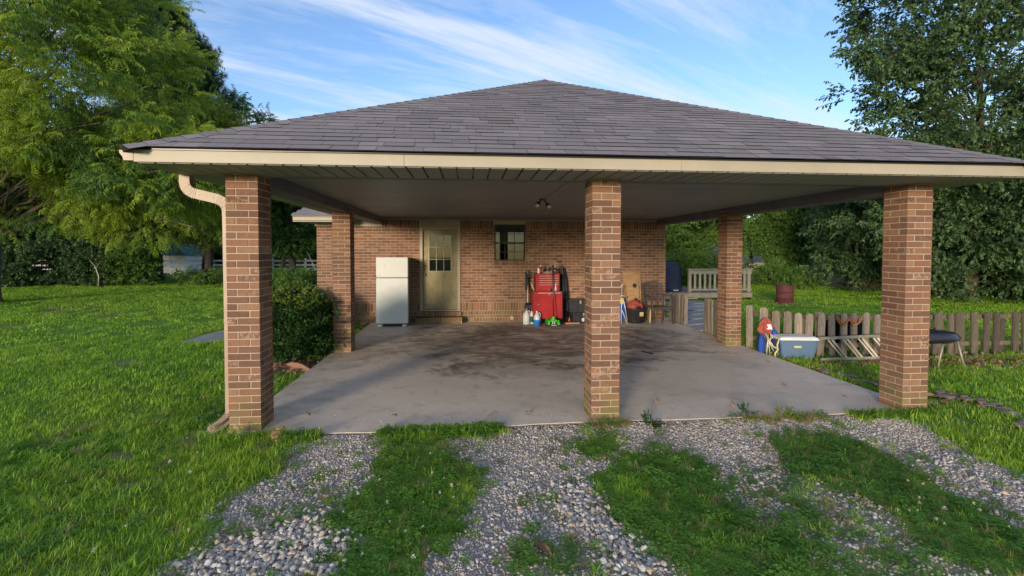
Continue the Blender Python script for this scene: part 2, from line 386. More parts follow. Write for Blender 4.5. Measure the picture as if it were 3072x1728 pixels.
def stone_mat():
    t = NT('gravel_stone')
    r = t.rand('object')
    base = t.ramp(r, [(0.0, (0.46, 0.41, 0.37)), (0.2, (0.62, 0.56, 0.50)), (0.4, (0.54, 0.47, 0.40)), (0.52, (0.70, 0.64, 0.57)),
                      (0.70, (0.58, 0.50, 0.41)), (0.80, (0.72, 0.68, 0.62)), (0.88, (0.62, 0.46, 0.30)), (0.95, (0.68, 0.50, 0.31))], True)
    v = t.coord('Object')
    col = t.mix(t.ramp(t.noise(v, 3, 4), [(0.4, 0), (0.7, 0.4)]), base, (0.17, 0.15, 0.14))
    t.bump(t.noise(v, 8, 4), 0.4, 0.05)
    return t.done(col, 0.85, 0, 0.25)
MT['stone'] = stone_mat()

# ------------------------------------------------------------------ mesh helpers
class MB:
    def __init__(s): s.v = []; s.f = []
    def add(s, vs_, fs):
        o = len(s.v); s.v += [tuple(x) for x in vs_]; s.f += [tuple(i + o for i in f) for f in fs]; return s
    def box(s, lo, hi, bev=0.0, mtx=None):
        x0, y0, z0 = lo; x1, y1, z1 = hi
        if bev <= 0:
            V = [(x0, y0, z0), (x1, y0, z0), (x1, y1, z0), (x0, y1, z0), (x0, y0, z1), (x1, y0, z1), (x1, y1, z1), (x0, y1, z1)]
            F = [(3, 2, 1, 0), (4, 5, 6, 7), (0, 1, 5, 4), (1, 2, 6, 5), (2, 3, 7, 6), (3, 0, 4, 7)]
        else:
            b = min(bev, (x1 - x0) * .45, (y1 - y0) * .45, (z1 - z0) * .45)
            V = []; ix = {}
            for cx, X, dx in ((0, x0, b), (1, x1, -b)):
                for cy, Y, dy in ((0, y0, b), (1, y1, -b)):
                    for cz, Z, dz in ((0, z0, b), (1, z1, -b)):
                        ix[cx, cy, cz] = len(V)
                        V += [(X, Y + dy, Z + dz), (X + dx, Y, Z + dz), (X + dx, Y + dy, Z)]
            I = lambda a, c, d, k: ix[a, c, d] + k
            F = []
            F.append((I(0,0,0,0), I(0,0,1,0), I(0,1,1,0), I(0,1,0,0))); F.append((I(1,0,0,0), I(1,1,0,0), I(1,1,1,0), I(1,0,1,0)))
            F.append((I(0,0,0,1), I(1,0,0,1), I(1,0,1,1), I(0,0,1,1))); F.append((I(0,1,0,1), I(0,1,1,1), I(1,1,1,1), I(1,1,0,1)))
            F.append((I(0,0,0,2), I(0,1,0,2), I(1,1,0,2), I(1,0,0,2))); F.append((I(0,0,1,2), I(1,0,1,2), I(1,1,1,2), I(0,1,1,2)))
            for a in (0, 1):
                for c in (0, 1):
                    F.append((I(a,c,0,0), I(a,c,1,0), I(a,c,1,1), I(a,c,0,1)))
                    F.append((I(a,0,c,0), I(a,1,c,0), I(a,1,c,2), I(a,0,c,2)))
                    F.append((I(0,a,c,1), I(1,a,c,1), I(1,a,c,2), I(0,a,c,2)))
                    for d in (0, 1): F.append((I(a,c,d,0), I(a,c,d,1), I(a,c,d,2)))
        if mtx is not None: V = [mtx @ Vector(p) for p in V]
        return s.add(V, F)
    def tube(s, pts, rad, n=8, caps=True, sq=None):
        P = [Vector(p) for p in pts]
        if not isinstance(rad, (list, tuple)): rad = [rad] * len(P)
        V = []; up = Vector((0, 0, 1)); prev = None
        for i, p in enumerate(P):
            d = (P[min(i + 1, len(P) - 1)] - P[max(i - 1, 0)]).normalized()
            if prev is None:
                a = d.cross(up)
                if a.length < 0.05: a = d.cross(Vector((1, 0, 0)))
                a.normalize()
            else:
                a = prev - d * prev.dot(d); a.normalize()
            prev = a; b = d.cross(a)
            if sq:
                for u, w in ((-1, -1), (1, -1), (1, 1), (-1, 1)): V.append(p + a * (u * sq[0] * .5) + b * (w * sq[1] * .5))
            else:
                for k in range(n):
                    t = 2 * math.pi * k / n; V.append(p + (a * math.cos(t) + b * math.sin(t)) * rad[i])
        m = 4 if sq else n; F = []
        for i in range(len(P) - 1):
            for k in range(m):
                k2 = (k + 1) % m; F.append((i * m + k, i * m + k2, (i + 1) * m + k2, (i + 1) * m + k))
        if caps: F.append(tuple(range(m - 1, -1, -1))); F.append(tuple((len(P) - 1) * m + k for k in range(m)))
        return s.add(V, F)
    def lathe(s, prof, c=(0, 0, 0), n=20, sx=1.0, sy=1.0, caps=True):
        V = []; F = []
        for r, z in prof:
            for k in range(n):
                t = 2 * math.pi * k / n; V.append((c[0] + r * sx * math.cos(t), c[1] + r * sy * math.sin(t), c[2] + z))
        for i in range(len(prof) - 1):
            for k in range(n):
                k2 = (k + 1) % n; F.append((i * n + k, i * n + k2, (i + 1) * n + k2, (i + 1) * n + k))
        if caps: F.append(tuple(range(n - 1, -1, -1))); F.append(tuple((len(prof) - 1) * n + k for k in range(n)))
        return s.add(V, F)
    def prism(s, outline, t0, t1, mtx=None):
        """outline in x-z, thickness along y"""
        n = len(outline)
        V = [(x, t0, z) for x, z in outline] + [(x, t1, z) for x, z in outline]
        F = [tuple(range(n)), tuple(range(2 * n - 1, n - 1, -1))] + [(i, i + n, (i + 1) % n + n, (i + 1) % n) for i in range(n)]
        if mtx is not None: V = [mtx @ Vector(p) for p in V]
        return s.add(V, F)
    def mesh(s, name, m, smooth=False):
        me = bpy.data.meshes.new(name); me.from_pydata(s.v, [], s.f); me.materials.append(m)
        if smooth: me.polygons.foreach_set('use_smooth', [True] * len(me.polygons))
        me.update(); return me
    def build(s, name, m, parent=None, smooth=False, kind=None, fix=True, edge=None):
        if isinstance(m, str): m = MT[m]
        me = s.mesh(name, m, smooth)
        if edge:
            me.materials.append(MT[edge[0]]); k = edge[1]
            me.polygons.foreach_set('material_index', [1 if (i % k) in edge[2] else 0 for i in range(len(me.polygons))])
        if fix and len(s.f) < 20000:
            b = bmesh.new(); b.from_mesh(me); bmesh.ops.recalc_face_normals(b, faces=b.faces); b.to_mesh(me); b.free()
        return put(name, me, parent, kind)

def put(name, me, parent=None, kind=None, loc=None, rot=None):
    o = bpy.data.objects.new(name, me); COL.objects.link(o)
    if parent is not None: o.parent = parent
    if kind: o['kind'] = kind
    if loc is not None: o.location = loc
    if rot is not None: o.rotation_euler = rot
    return o
def tag(o, label, cat, group=None, kind=None):
    o['label'] = label; o['category'] = cat
    if group: o['group'] = group
    if kind: o['kind'] = kind
    return o
def thing(name, label, cat, loc=(0, 0, 0), rz=0.0, group=None):
    o = bpy.data.objects.new(name, None); COL.objects.link(o); o.empty_display_size = 0.1
    o.location = loc; o.rotation_euler = (0, 0, rz)
    return tag(o, label, cat, group)

def vnoise(x, y, s, seed=0):
    """smooth value noise, numpy"""
    x = np.asarray(x, float) * s + seed * 17.3; y = np.asarray(y, float) * s + seed * 9.1
    xi = np.floor(x); yi = np.floor(y); fx = x - xi; fy = y - yi
    fx = fx * fx * (3 - 2 * fx); fy = fy * fy * (3 - 2 * fy)
    def h(a, b):
        q = np.sin(a * 127.1 + b * 311.7 + seed * 74.7) * 43758.5453
        return q - np.floor(q)
    return (h(xi, yi) * (1 - fx) + h(xi + 1, yi) * fx) * (1 - fy) + (h(xi, yi + 1) * (1 - fx) + h(xi + 1, yi + 1) * fx) * fy
def fbm(x, y, s, seed=0):
    return (vnoise(x, y, s, seed) * .5 + vnoise(x, y, s * 2.1, seed + 1) * .3 + vnoise(x, y, s * 4.3, seed + 2) * .2)
def inpoly(x, y, P):
    r = np.zeros(x.shape, bool); n = len(P); j = n - 1
    for i in range(n):
        xi, yi = P[i]; xj, yj = P[j]
        c = ((yi > y) != (yj > y)) & (x < (xj - xi) * (y - yi) / (yj - yi + 1e-12) + xi)
        r ^= c; j = i
    return r

def instancer(name, pts, rot, scl, idx, sources, parent=None, kind='stuff'):
    me = bpy.data.meshes.new(name); n = len(pts)
    me.vertices.add(n); me.vertices.foreach_set('co', np.asarray(pts, np.float32).ravel())
    a = me.attributes.new('rot', 'FLOAT_VECTOR', 'POINT'); a.data.foreach_set('vector', np.asarray(rot, np.float32).ravel())
    a = me.attributes.new('scl', 'FLOAT', 'POINT'); a.data.foreach_set('value', np.asarray(scl, np.float32))
    a = me.attributes.new('idx', 'INT', 'POINT'); a.data.foreach_set('value', np.asarray(idx, np.int32))
    o = put(name, me, parent, kind)
    ng = bpy.data.node_groups.new(name, 'GeometryNodeTree')
    ng.interface.new_socket('Geometry', in_out='INPUT', socket_type='NodeSocketGeometry')
    ng.interface.new_socket('Geometry', in_out='OUTPUT', socket_type='NodeSocketGeometry')
    N = ng.nodes; L = ng.links
    gi = N.new('NodeGroupInput'); go = N.new('NodeGroupOutput'); gg = N.new('GeometryNodeGeometryToInstance')
    for s_ in reversed(sources):
        oi = N.new('GeometryNodeObjectInfo'); oi.inputs['Object'].default_value = s_; oi.inputs['As Instance'].default_value = True
        L.new(oi.outputs['Geometry'], gg.inputs[0])
    ip = N.new('GeometryNodeInstanceOnPoints'); ip.inputs['Pick Instance'].default_value = True
    def na(nm, ty, sock):
        q = N.new('GeometryNodeInputNamedAttribute'); q.data_type = ty; q.inputs['Name'].default_value = nm; L.new(q.outputs['Attribute'], ip.inputs[sock])
    na('rot', 'FLOAT_VECTOR', 'Rotation'); na('scl', 'FLOAT', 'Scale'); na('idx', 'INT', 'Instance Index')
    L.new(gi.outputs[0], ip.inputs['Points'])
    # geometry-to-instance wraps; use a join of the object instances instead
    N.remove(gg)
    jg = N.new('GeometryNodeJoinGeometry')
    for nd in [q for q in N if q.bl_idname == 'GeometryNodeObjectInfo']: L.new(nd.outputs['Geometry'], jg.inputs[0])
    L.new(jg.outputs[0], ip.inputs['Instance'])
    L.new(ip.outputs[0], go.inputs[0])
    md = o.modifiers.new('scatter', 'NODES'); md.node_group = ng
    return o
def source(name, mb, m, smooth=False):
    return bpy.data.objects.new(name, mb.mesh(name, MT[m], smooth))

def in_view(x, y, margin=1.25, zback=0.3):
    dx = x - CAMP.x; dy = y - CAMP.y
    f = math.sin(_yaw) * dx + math.cos(_yaw) * dy; s_ = math.cos(_yaw) * dx - math.sin(_yaw) * dy
    return (f > zback) & (np.abs(s_) < (f + 0.6) * 1.10 * margin)

# ------------------------------------------------------------------ ground
GZ = -0.06
LAWN_L = [(0.02, 0.35), (0.2, 0.05), (0.76, -0.05), (0.7, -0.5), (0.75, -0.82), (0.58, -1.08), (0.54, -1.18), (0.57, -1.39), (0.64, -1.57), (0.74, -1.77), (0.56, -1.83), (0.56, -1.94), (0.63, -2.2), (0.81, -2.6), (0.9, -4), (1, -8)]
EDGE_R = [(6.8, -8), (6.6, -4), (6.46, -1.84), (6.62, -1.35), (6.67, -0.83), (6.85, -0.38), (6.91, -0.11), (6.62, 0.23), (6.6, 0.5)]
DRIVE = LAWN_L + EDGE_R
GRASSP = [
 [(1.43, 0.06), (1.53, 0.26), (2.59, -0.02), (2.42, -0.18), (2.07, -0.24), (2.17, -0.63), (2.4, -0.83), (2.32, -1.34), (2.24, -1.69), (2.08, -1.89), (2.0, -2.07), (1.94, -2.5), (1.57, -2.46), (1.49, -2.02), (1.58, -1.83), (1.58, -1.69), (1.42, -1.55), (1.45, -1.27), (1.49, -0.98), (1.44, -0.64), (1.51, -0.28)],
 [(1.06, -0.78), (1.21, -0.76), (1.23, -0.96), (1.09, -1.07)],
 [(0.93, -1.51), (1.03, -1.31), (1.14, -1.24), (1.12, -1.48), (1.05, -1.56)],
 [(3.15, -0.56), (3.54, -0.18), (3.71, -0.39), (3.61, -0.64), (3.33, -0.81)],
 [(3.22, -1.08), (3.63, -0.64), (3.87, -0.66), (4.04, -0.6), (4.28, -0.78), (4.3, -1.0), (4.24, -1.32), (4.16, -1.61), (4.17, -1.75), (4.38, -1.9), (4.26, -2.08), (4.28, -2.27), (4.09, -2.57), (3.33, -2.5), (3.48, -2.2), (3.37, -2.02), (3.26, -1.72), (3.17, -1.52)],
 [(5.04, -0.46), (5.78, -0.33), (5.93, -0.68), (6.01, -0.86), (5.9, -1.18), (5.88, -1.44), (5.9, -1.66), (5.74, -2.02), (5.65, -2.39), (5.1, -2.34), (4.95, -2.03), (5.14, -1.7), (5.04, -1.48), (4.9, -1.26), (4.84, -0.94)]]
SPARSE = [
 [(4.84, -0.94), (4.9, -1.26), (5.14, -1.7), (4.95, -2.03), (5.1, -2.34), (4.94, -2.65), (4.03, -2.57), (4.28, -2.27), (4.38, -1.9), (4.17, -1.75), (4.27, -1.23)],
 [(2.57, -1.74), (2.9, -1.79), (3.09, -1.92), (3.02, -2.16), (2.93, -2.47), (2.47, -2.43), (2.5, -2.11)],
 [(2.75, -1.22), (3.02, -1.41), (2.95, -1.6), (2.8, -1.67)],
 [(1.42, -1.55), (1.58, -1.69), (1.5, -1.9), (1.2, -1.5), (1.1, -1.3), (1.45, -0.9)]]
COARSE = [[(0.75, -1.77), (1.15, -1.48), (1.43, -1.6), (1.58, -1.83), (1.49, -2.02), (1.57, -2.46), (0.76, -2.39), (0.56, -1.83)],
 [(2.89, -1.17), (3.21, -1.14), (3.17, -1.54), (3.25, -1.76), (3.34, -2.04), (3.26, -2.18), (3.14, -2.49), (2.93, -2.47), (3.11, -1.87), (2.91, -1.64)]]
BARE = [(.45, -.15, .26), (-.35, .05, .20), (-.75, -.35, .18), (-1.2, -.1, .10), (-.5, 2.9, .45), (-.25, 2.7, .35), (13.0, 10.3, .5), (-.3, -.9, .12), (10.5, 2.3, .6), (9.3, 2.2, .4), (-.1, 1.2, .15), (-5.5, 7.5, .5), (-9.5, 10.5, .8), (-7.5, 8.8, .5), (-8.5, 7.0, .4), (-3.2, 3.2, .25)]
_jr = np.random.default_rng(99)
JIT = [0.0]
def wobble(x, y, a=0.10):
    if JIT[0]: x = x + _jr.normal(0, JIT[0], np.shape(x)); y = y + _jr.normal(0, JIT[0], np.shape(x))
    return x + a * (fbm(x, y, 3.5, 3) - .5) * 2, y + a * (fbm(x, y, 3.5, 8) - .5) * 2
def cover(x, y):
    """1 where turf grows, 0 where bare gravel lies"""
    x = np.asarray(x, float); y = np.asarray(y, float)
    wx, wy = wobble(x, y)
    c = np.ones(x.shape)
    d = inpoly(wx, wy, DRIVE)
    c[d] = 0.0
    for P in SPARSE: c[d & inpoly(wx, wy, P)] = 0.42
    for P in GRASSP: c[d & inpoly(wx, wy, P)] = 1.0
    # the slab
    return c
def slope(x, y):
    """the ground falls away behind the back garden on the right"""
    d = np.clip((np.hypot(x - 2, y + 4) - 27) / 14, 0, 1)
    return -2.6 * d * d * (3 - 2 * d) * np.clip((x - 4) / 10, 0, 1)

def axis(lo, a, b, hi, fine, grow=1.16):
    m = list(np.arange(a, b + 1e-6, fine)); s = fine; p = b
    while p < hi: s = min(s * grow, 6.0); p += s; m.append(p)
    s = fine; p = a; q = []
    while p > lo: s = min(s * grow, 6.0); p -= s; q.append(p)
    return np.array(q[::-1] + m)
gx = axis(-170, -1.6, 8.4, 170, 0.045); gy = axis(-90, -2.9, 0.9, 230, 0.045)
GX, GY = np.meshgrid(gx, gy)
GH = .050 * np.exp(-np.maximum(0, -.12 - GY) / .5) * ((GX > .3) & (GX < 7.3) & (GY < .1)) + GZ + slope(GX, GY) + (fbm(GX, GY, 1.7, 5) - .5) * 0.035 + (fbm(GX, GY, 9, 6) - .5) * 0.014
under = (GX > -0.1) & (GX < 7.35) & (GY > -0.1) & (GY < 7)
GH = np.where(under, np.minimum(GH, GZ - 0.02), GH)
nx, ny = len(gx), len(gy)
me = bpy.data.meshes.new('ground')
V = np.stack([GX, GY, GH], -1).reshape(-1, 3)
ii = np.arange(nx * ny).reshape(ny, nx)
Q = np.stack([ii[:-1, :-1], ii[:-1, 1:], ii[1:, 1:], ii[1:, :-1]], -1).reshape(-1, 4)
me.vertices.add(len(V)); me.vertices.foreach_set('co', V.astype(np.float32).ravel())
me.loops.add(Q.size); me.loops.foreach_set('vertex_index', Q.astype(np.int32).ravel())
me.polygons.add(len(Q)); me.polygons.foreach_set('loop_start', np.arange(0, Q.size, 4, dtype=np.int32)); me.polygons.foreach_set('loop_total', np.full(len(Q), 4, np.int32))
me.polygons.foreach_set('use_smooth', [True] * len(Q))
a = me.attributes.new('cover', 'FLOAT', 'POINT'); CV = cover(GX, GY)
SO = np.zeros(GX.shape)
for bx, by, br in BARE: SO = np.maximum(SO, np.clip(1.25 - np.hypot(GX - bx, GY - by) / (br * (.5 + .9 * fbm(GX, GY, 6, 2))), 0, 1))
so_a = me.attributes.new('soil', 'FLOAT', 'POINT'); so_a.data.foreach_set('value', SO.ravel().astype(np.float32))
a = me.attributes['cover']
a.data.foreach_set('value', CV.ravel().astype(np.float32))
me.materials.append(MT['ground']); me.update(calc_edges=True)
put('ground', me, kind='structure')

# slab, with a slightly wandering front edge
b = MB(); xs_ = np.linspace(-0.02, 7.24, 60); top = []; bot = []
for x in xs_:
    y = np.interp(x, [0, 0.6, 1.9, 3.2, 4.6, 7.24], [-0.10, -0.12, -0.11, -0.03, -0.03, -0.01]) + (float(fbm(x, 0, 2.0, 4)) - .5) * 0.05
    top.append((x, y))
V = [(x, y, 0.0) for x, y in top] + [(x, 6.9, 0.0) for x, _ in top] + [(x, y - .012, -0.14) for x, y in top] + [(x, 6.9, -0.14) for x, _ in top]
n = len(top); F = []
for i in range(n - 1):
    F += [(i, i + 1, n + i + 1, n + i), (2 * n + i, 2 * n + i + 1, i + 1, i)]
F += [(0, n, 3 * n, 2 * n), (n - 1, 3 * n - 1, 4 * n - 1, 2 * n - 1)]
MB().add(V, F).build('concrete_slab', 'concrete', kind='structure')
# garden walk to the left of the carport and the worn paving beyond the gate
MB().add([(-3.30, 4.85, GZ + .012), (-2.7, 4.70, GZ + .012), (-1.5, 6.4, GZ + .012), (-1.4, 7.6, GZ + .012), (-3.05, 6.6, GZ + .012), (-3.25, 5.6, GZ + .012)], [(0, 1, 2, 3, 4, 5)]).build('garden_path', mat('old_path', (0.34, 0.32, 0.31), (0.24, 0.23, 0.21), 0.9, ns=3, bump=.3, kind='World'), kind='structure')
walk = MB(); walk.add([(7.25, 6.25, GZ + .008), (7.25, 4.75, GZ + .008), (8.3, 6.4, GZ + .008), (10.6, 9.8, GZ + .008), (10.4, 11.2, GZ + .008), (9.0, 11.2, GZ + .008), (8.0, 8.2, GZ + .008)], [(0, 1, 2, 3, 4, 5, 6)])
walk_o = walk.build('back_path', 'paver', kind='structure')
for (x, y, sx, sy, rz) in [(9.0, 9.6, 1.5, .62, .45), (8.75, 8.75, 1.45, .66, .5), (8.35, 7.95, 1.35, .62, .5), (7.95, 7.1, 1.2, .6, .55), (7.62, 6.3, 1.0, .6, .5), (7.45, 5.5, .7, .6, .3), (9.5, 10.4, 1.6, .6, .4)]:
    q = MB().box((-sx / 2, -sy / 2, 0), (sx / 2, sy / 2, .045), .012).build('flagstone', 'paver', walk_o)
    q.location = (x, y, GZ + .008); q.rotation_euler = (0, 0, rz)

# ------------------------------------------------------------------ carport
W = 0.297; X2, X3, YM, YW = 3.511, 6.936, 3.48, 6.70
CH = 2.44
carport = thing('carport', 'open brick-pillared carport with grey hip roof and cream fascia', 'carport')
BL, BD, BHH = 0.2005, 0.0875, 0.0575
NC = 36; PIT = CH / NC
brick_meshes = []
for k in range(6):
    jl = random.uniform(-.001, .001)
    brick_meshes.append(MB().box((-BL / 2 - jl, -BD / 2, -BHH / 2), (BL / 2 + jl, BD / 2, BHH / 2), 0.0035).mesh('brick', MT['brick']))
def pin(course):
    """four bricks laid pinwheel fashion: centre, is-along-y"""
    L = [((BL / 2, BD / 2), 0), ((W - BD / 2, BL / 2), 1), ((W - BL / 2, W - BD / 2), 0), ((BD / 2, W - BL / 2), 1)]
    if course % 2: L = [((W - c[0], c[1]), o) for c, o in L]
    return L
cols = [('brick_column', 0, 0, 'near left brick column with the downspout beside it'), ('brick_column', X2, 0, 'middle brick column, mossy at its foot'), ('brick_column', X3, 0, 'near right brick column in front of the black grill'),
        ('brick_column', 0, YM, 'far left brick column behind the green bush'), ('brick_column', X3, YM, 'far right brick column at the picket fence')]
cand = []; rest = {}
colobs = []
for ci, (nm, x0, y0, lab) in enumerate(cols):
    core = MB().box((x0 + .005, y0 + .005, -0.10), (x0 + W - .005, y0 + W - .005, CH + .01)).build('column', 'mortar', carport)
    core['label'] = lab
    colobs.append(core); rest[ci] = []
    for c in range(NC):
        z = (c + .5) * PIT
        for (bx, by), o in pin(c):
            X, Y = x0 + bx, y0 + by
            vis = 1
            if ci in (0, 3) and (bx < .1 and o): vis = 0
            if ci in (1, 2, 4) and (bx > .2 and o): vis = 0
            if by > .2 and not o: vis = 0
            d = (Vector((X, Y, z)) - CAMP).length
            rec = (X + random.uniform(-.0012, .0012), Y + random.uniform(-.0012, .0012), z, o, ci)
            if vis and ci < 3: cand.append((d, rec))
            else: rest[ci].append(rec)
cand.sort(key=lambda t: t[0])
for d, rec in cand[300:]: rest[rec[4]].append(rec)
for d, (X, Y, z, o, ci) in cand[:300]:
    q = put('brick', random.choice(brick_meshes), colobs[ci]); q.location = (X, Y, z)
    q.rotation_euler = (0, 0, (math.pi / 2 if o else 0) + random.uniform(-.004, .004) + random.choice((0, math.pi)))
for ci in rest:
    b = MB()
    for X, Y, z, o, _ in rest[ci]:
        lx, ly = (BD, BL) if o else (BL, BD)
        b.box((X - lx / 2, Y - ly / 2, z - BHH / 2), (X + lx / 2, Y + ly / 2, z + BHH / 2), .0035)
    b.build('brickwork', 'brick_joined', colobs[ci], kind='stuff', fix=False)

# fascia, gutter, soffit, beams, ceiling
EX0, EX1, EY0 = -0.47, 7.70, -0.50
RB = 15.5
FB, FT = 2.452, 2.562
xs = [EX0, 1.72, 4.20, 6.06, EX1]
for i in range(4):
    MB().box((xs[i] + .001, EY0, FB), (xs[i + 1] - .001, EY0 + .02, FT), .002).build('fascia_board', 'cream', carport)
MB().box((EX0, EY0 + .021, FB), (EX0 + .02, 7.6, FT)).build('fascia_board', 'cream', carport)
MB().box((EX1 - .02, EY0 + .021, FB), (EX1, 12, FT)).build('fascia_board', 'cream', carport)
# gutter: a K profile swept along the left eave, closed at the front
gp = [(0, 0), (0, -.085), (-.075, -.085), (-.082, -.055), (-.105, -.025), (-.108, -.002), (-.098, -.002), (-.098, -.02), (-.074, -.055), (-.068, -.078), (-.007, -.078), (-.007, 0)]
gut = MB(); gut.prism([(EX0 - .002 + x, 2.548 + z) for x, z in gp], EY0 + .006, 6.0)
g_o = gut.build('gutter', 'downspout', carport)
MB().prism([(EX0 - .002 + x, 2.548 + z) for x, z in gp[:6]], EY0 + .001, EY0 + .005).build('end_cap', 'downspout', g_o)
ds = MB()
path = [(-.445, .185, 2.47), (-.445, .185, 2.38), (-.436, .185, 2.335), (-.41, .185, 2.30), (-.37, .185, 2.275), (-.15, .185, 2.222), (-.105, .185, 2.20), (-.07, .185, 2.165), (-.055, .185, 2.11), (-.054, .185, 1.0), (-.054, .18, .12), (-.07, .15, .07), (-.11, .08, .03), (-.17, -.0, .0)]
ds.tube(path, 1, sq=(.076, .094))
d_o = ds.build('downspout', 'downspout', carport)
rib = MB()
def lerp_path(P, t):
    L = [(Vector(P[i + 1]) - Vector(P[i])).length for i in range(len(P) - 1)]; s = t
    for i, l in enumerate(L):
        if s <= l: return Vector(P[i]).lerp(Vector(P[i + 1]), s / l), (Vector(P[i + 1]) - Vector(P[i])).normalized()
        s -= l
    return Vector(P[-1]), (Vector(P[-1]) - Vector(P[-2])).normalized()
for rng_ in ((.07, .26), (.46, .66), (2.62, 2.82)):
    t = rng_[0]
    while t < rng_[1]:
        p, d = lerp_path(path, t); rib.tube([p - d * .003, p + d * .003], 1, sq=(.081, .099)); t += .018
rib.build('elbow_ribs', 'downspout', d_o)
for t in (.29, .42):
    p, d = lerp_path(path, t); MB().tube([p + Vector((0, -.043, 0)), p + Vector((0, -.030, 0))], .006, 8).build('screw', 'black_metal', d_o)
SZ = 2.444
# soffit boards, front run (they lie across the overhang)
pw = 0.146; x = EX0 + .02
while x < EX1 - .03:
    x1 = min(x + pw - .016, EX1 - .021)
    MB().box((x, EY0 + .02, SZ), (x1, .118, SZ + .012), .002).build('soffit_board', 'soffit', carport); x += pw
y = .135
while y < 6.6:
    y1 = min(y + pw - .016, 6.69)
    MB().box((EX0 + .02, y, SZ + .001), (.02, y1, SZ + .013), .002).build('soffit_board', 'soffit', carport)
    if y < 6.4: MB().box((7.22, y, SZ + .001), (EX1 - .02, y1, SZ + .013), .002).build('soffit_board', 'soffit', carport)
    y += pw
MB().box((EX0 + .02, EY0 + .03, SZ + .016), (EX1 - .02, .119, SZ + .02)).build('soffit_backing', 'black_metal', carport)
MB().box((EX0 + .02, .12, SZ + .017), (.021, 6.69, SZ + .021)).build('soffit_backing', 'black_metal', carport)
MB().box((7.219, .12, SZ + .017), (EX1 - .02, 6.69, SZ + .021)).build('soffit_backing', 'black_metal', carport)
MB().box((EX0 + .02, .119, SZ - .006), (EX1 - .02, .134, SZ + .03)).build('soffit_trim', 'soffit', carport)
# beams
for x0 in (.022, X3 + .022):
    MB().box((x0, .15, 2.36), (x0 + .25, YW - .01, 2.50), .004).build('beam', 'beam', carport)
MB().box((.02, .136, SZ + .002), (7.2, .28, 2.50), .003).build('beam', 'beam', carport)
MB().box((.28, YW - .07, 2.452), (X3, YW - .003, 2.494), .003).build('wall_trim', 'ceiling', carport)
# ceiling planks
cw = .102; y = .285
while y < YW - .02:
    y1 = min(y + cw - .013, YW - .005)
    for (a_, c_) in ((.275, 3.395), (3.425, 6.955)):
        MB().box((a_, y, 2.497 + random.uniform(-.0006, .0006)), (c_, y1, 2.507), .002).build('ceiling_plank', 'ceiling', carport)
    y += cw
MB().box((3.392, .284, 2.490), (3.428, YW - .072, 2.4955), .002).build('ceiling_seam', 'ceiling', carport)
MB().box((.03, .14, 2.512), (7.19, YW, 2.52)).build('ceiling_backing', 'dark', carport)

# roof planes
APX, APY, APZ = (EX0 + EX1) / 2, EY0 + (EX1 - EX0) / 2, 4.70
E0, E1, EF = EX0 - .035, EX1 + .035, EY0 - .045
ZE = FT + .004
RZ = Vector((APX, APY, APZ))
deck = MB().add([(E0, EF, ZE), (E1, EF, ZE), RZ, (E1, RB, ZE), (E0, RB, ZE), (APX, RB, APZ)], [(0, 1, 2), (1, 3, 5, 2), (0, 2, 5, 4)])
deck.build('roof_deck', 'shingle_joined', carport, fix=False)
Ls = Vector((0, APY - EF, APZ - ZE)); SL = Ls.length; su = Ls.normalized(); sn = Vector((0, -su.z, su.y))
EXPO = 0.143
shing = []
k = 0; s = 0.0
HALF = (E1 - E0) / 2
while s < SL - .02:
    s1 = min(s + EXPO, SL)
    f0 = s / SL; f1 = s1 / SL
    xl, xr = E0 + HALF * f0, E1 - HALF * f0; xl1, xr1 = E0 + HALF * f1, E1 - HALF * f1
    x = xl + random.uniform(-.3, 0)
    while x < xr:
        w = random.choice((.16, .22, .27, .33, .38, .45)) * random.uniform(.95, 1.05)
        a_, c_ = max(x + .004, xl), min(x + w, xr)
        if c_ - a_ > .03:
            drop = random.uniform(-.002, .004)
            thick = random.choice((.002, .004, .006))
            def P(xx, ss, h):
                return Vector((xx, EF, ZE)) + su * ss + sn * h
            sb = max(s - drop, -.012)
            ca = [(a_, sb), (c_, sb), (min(c_, max(xr1, a_ + .01)), s1 + .01), (max(a_, min(xl1, c_ - .01)), s1 + .01)]
            V = [P(ca[0][0], ca[0][1], thick + .006), P(ca[1][0], ca[1][1], thick + .006), P(ca[2][0], ca[2][1], .004), P(ca[3][0], ca[3][1], .004),
                 P(ca[0][0], ca[0][1], .0015), P(ca[1][0], ca[1][1], .0015), P(ca[2][0], ca[2][1], .001), P(ca[3][0], ca[3][1], .001)]
            cen = (V[0] + V[2]) / 2
            shing.append(((cen - CAMP).length / (c_ - a_) / max(.2, abs(sn.dot((CAMP - cen).normalized()))), V))
        x += w
    s += EXPO; k += 1
FQ = [(0, 1, 2, 3), (4, 5, 1, 0), (5, 6, 2, 1), (7, 4, 0, 3), (3, 2, 6, 7)]
shing.sort(key=lambda t: t[0])
for _, V in shing[:300]:
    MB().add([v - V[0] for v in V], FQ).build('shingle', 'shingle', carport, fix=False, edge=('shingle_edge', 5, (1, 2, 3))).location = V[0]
b = MB()
for _, V in shing[300:]: b.add(V, FQ)
b.build('shingle_field', 'shingle_joined', carport, kind='stuff', fix=False, edge=('shingle_edge', 5, (1, 2, 3)))
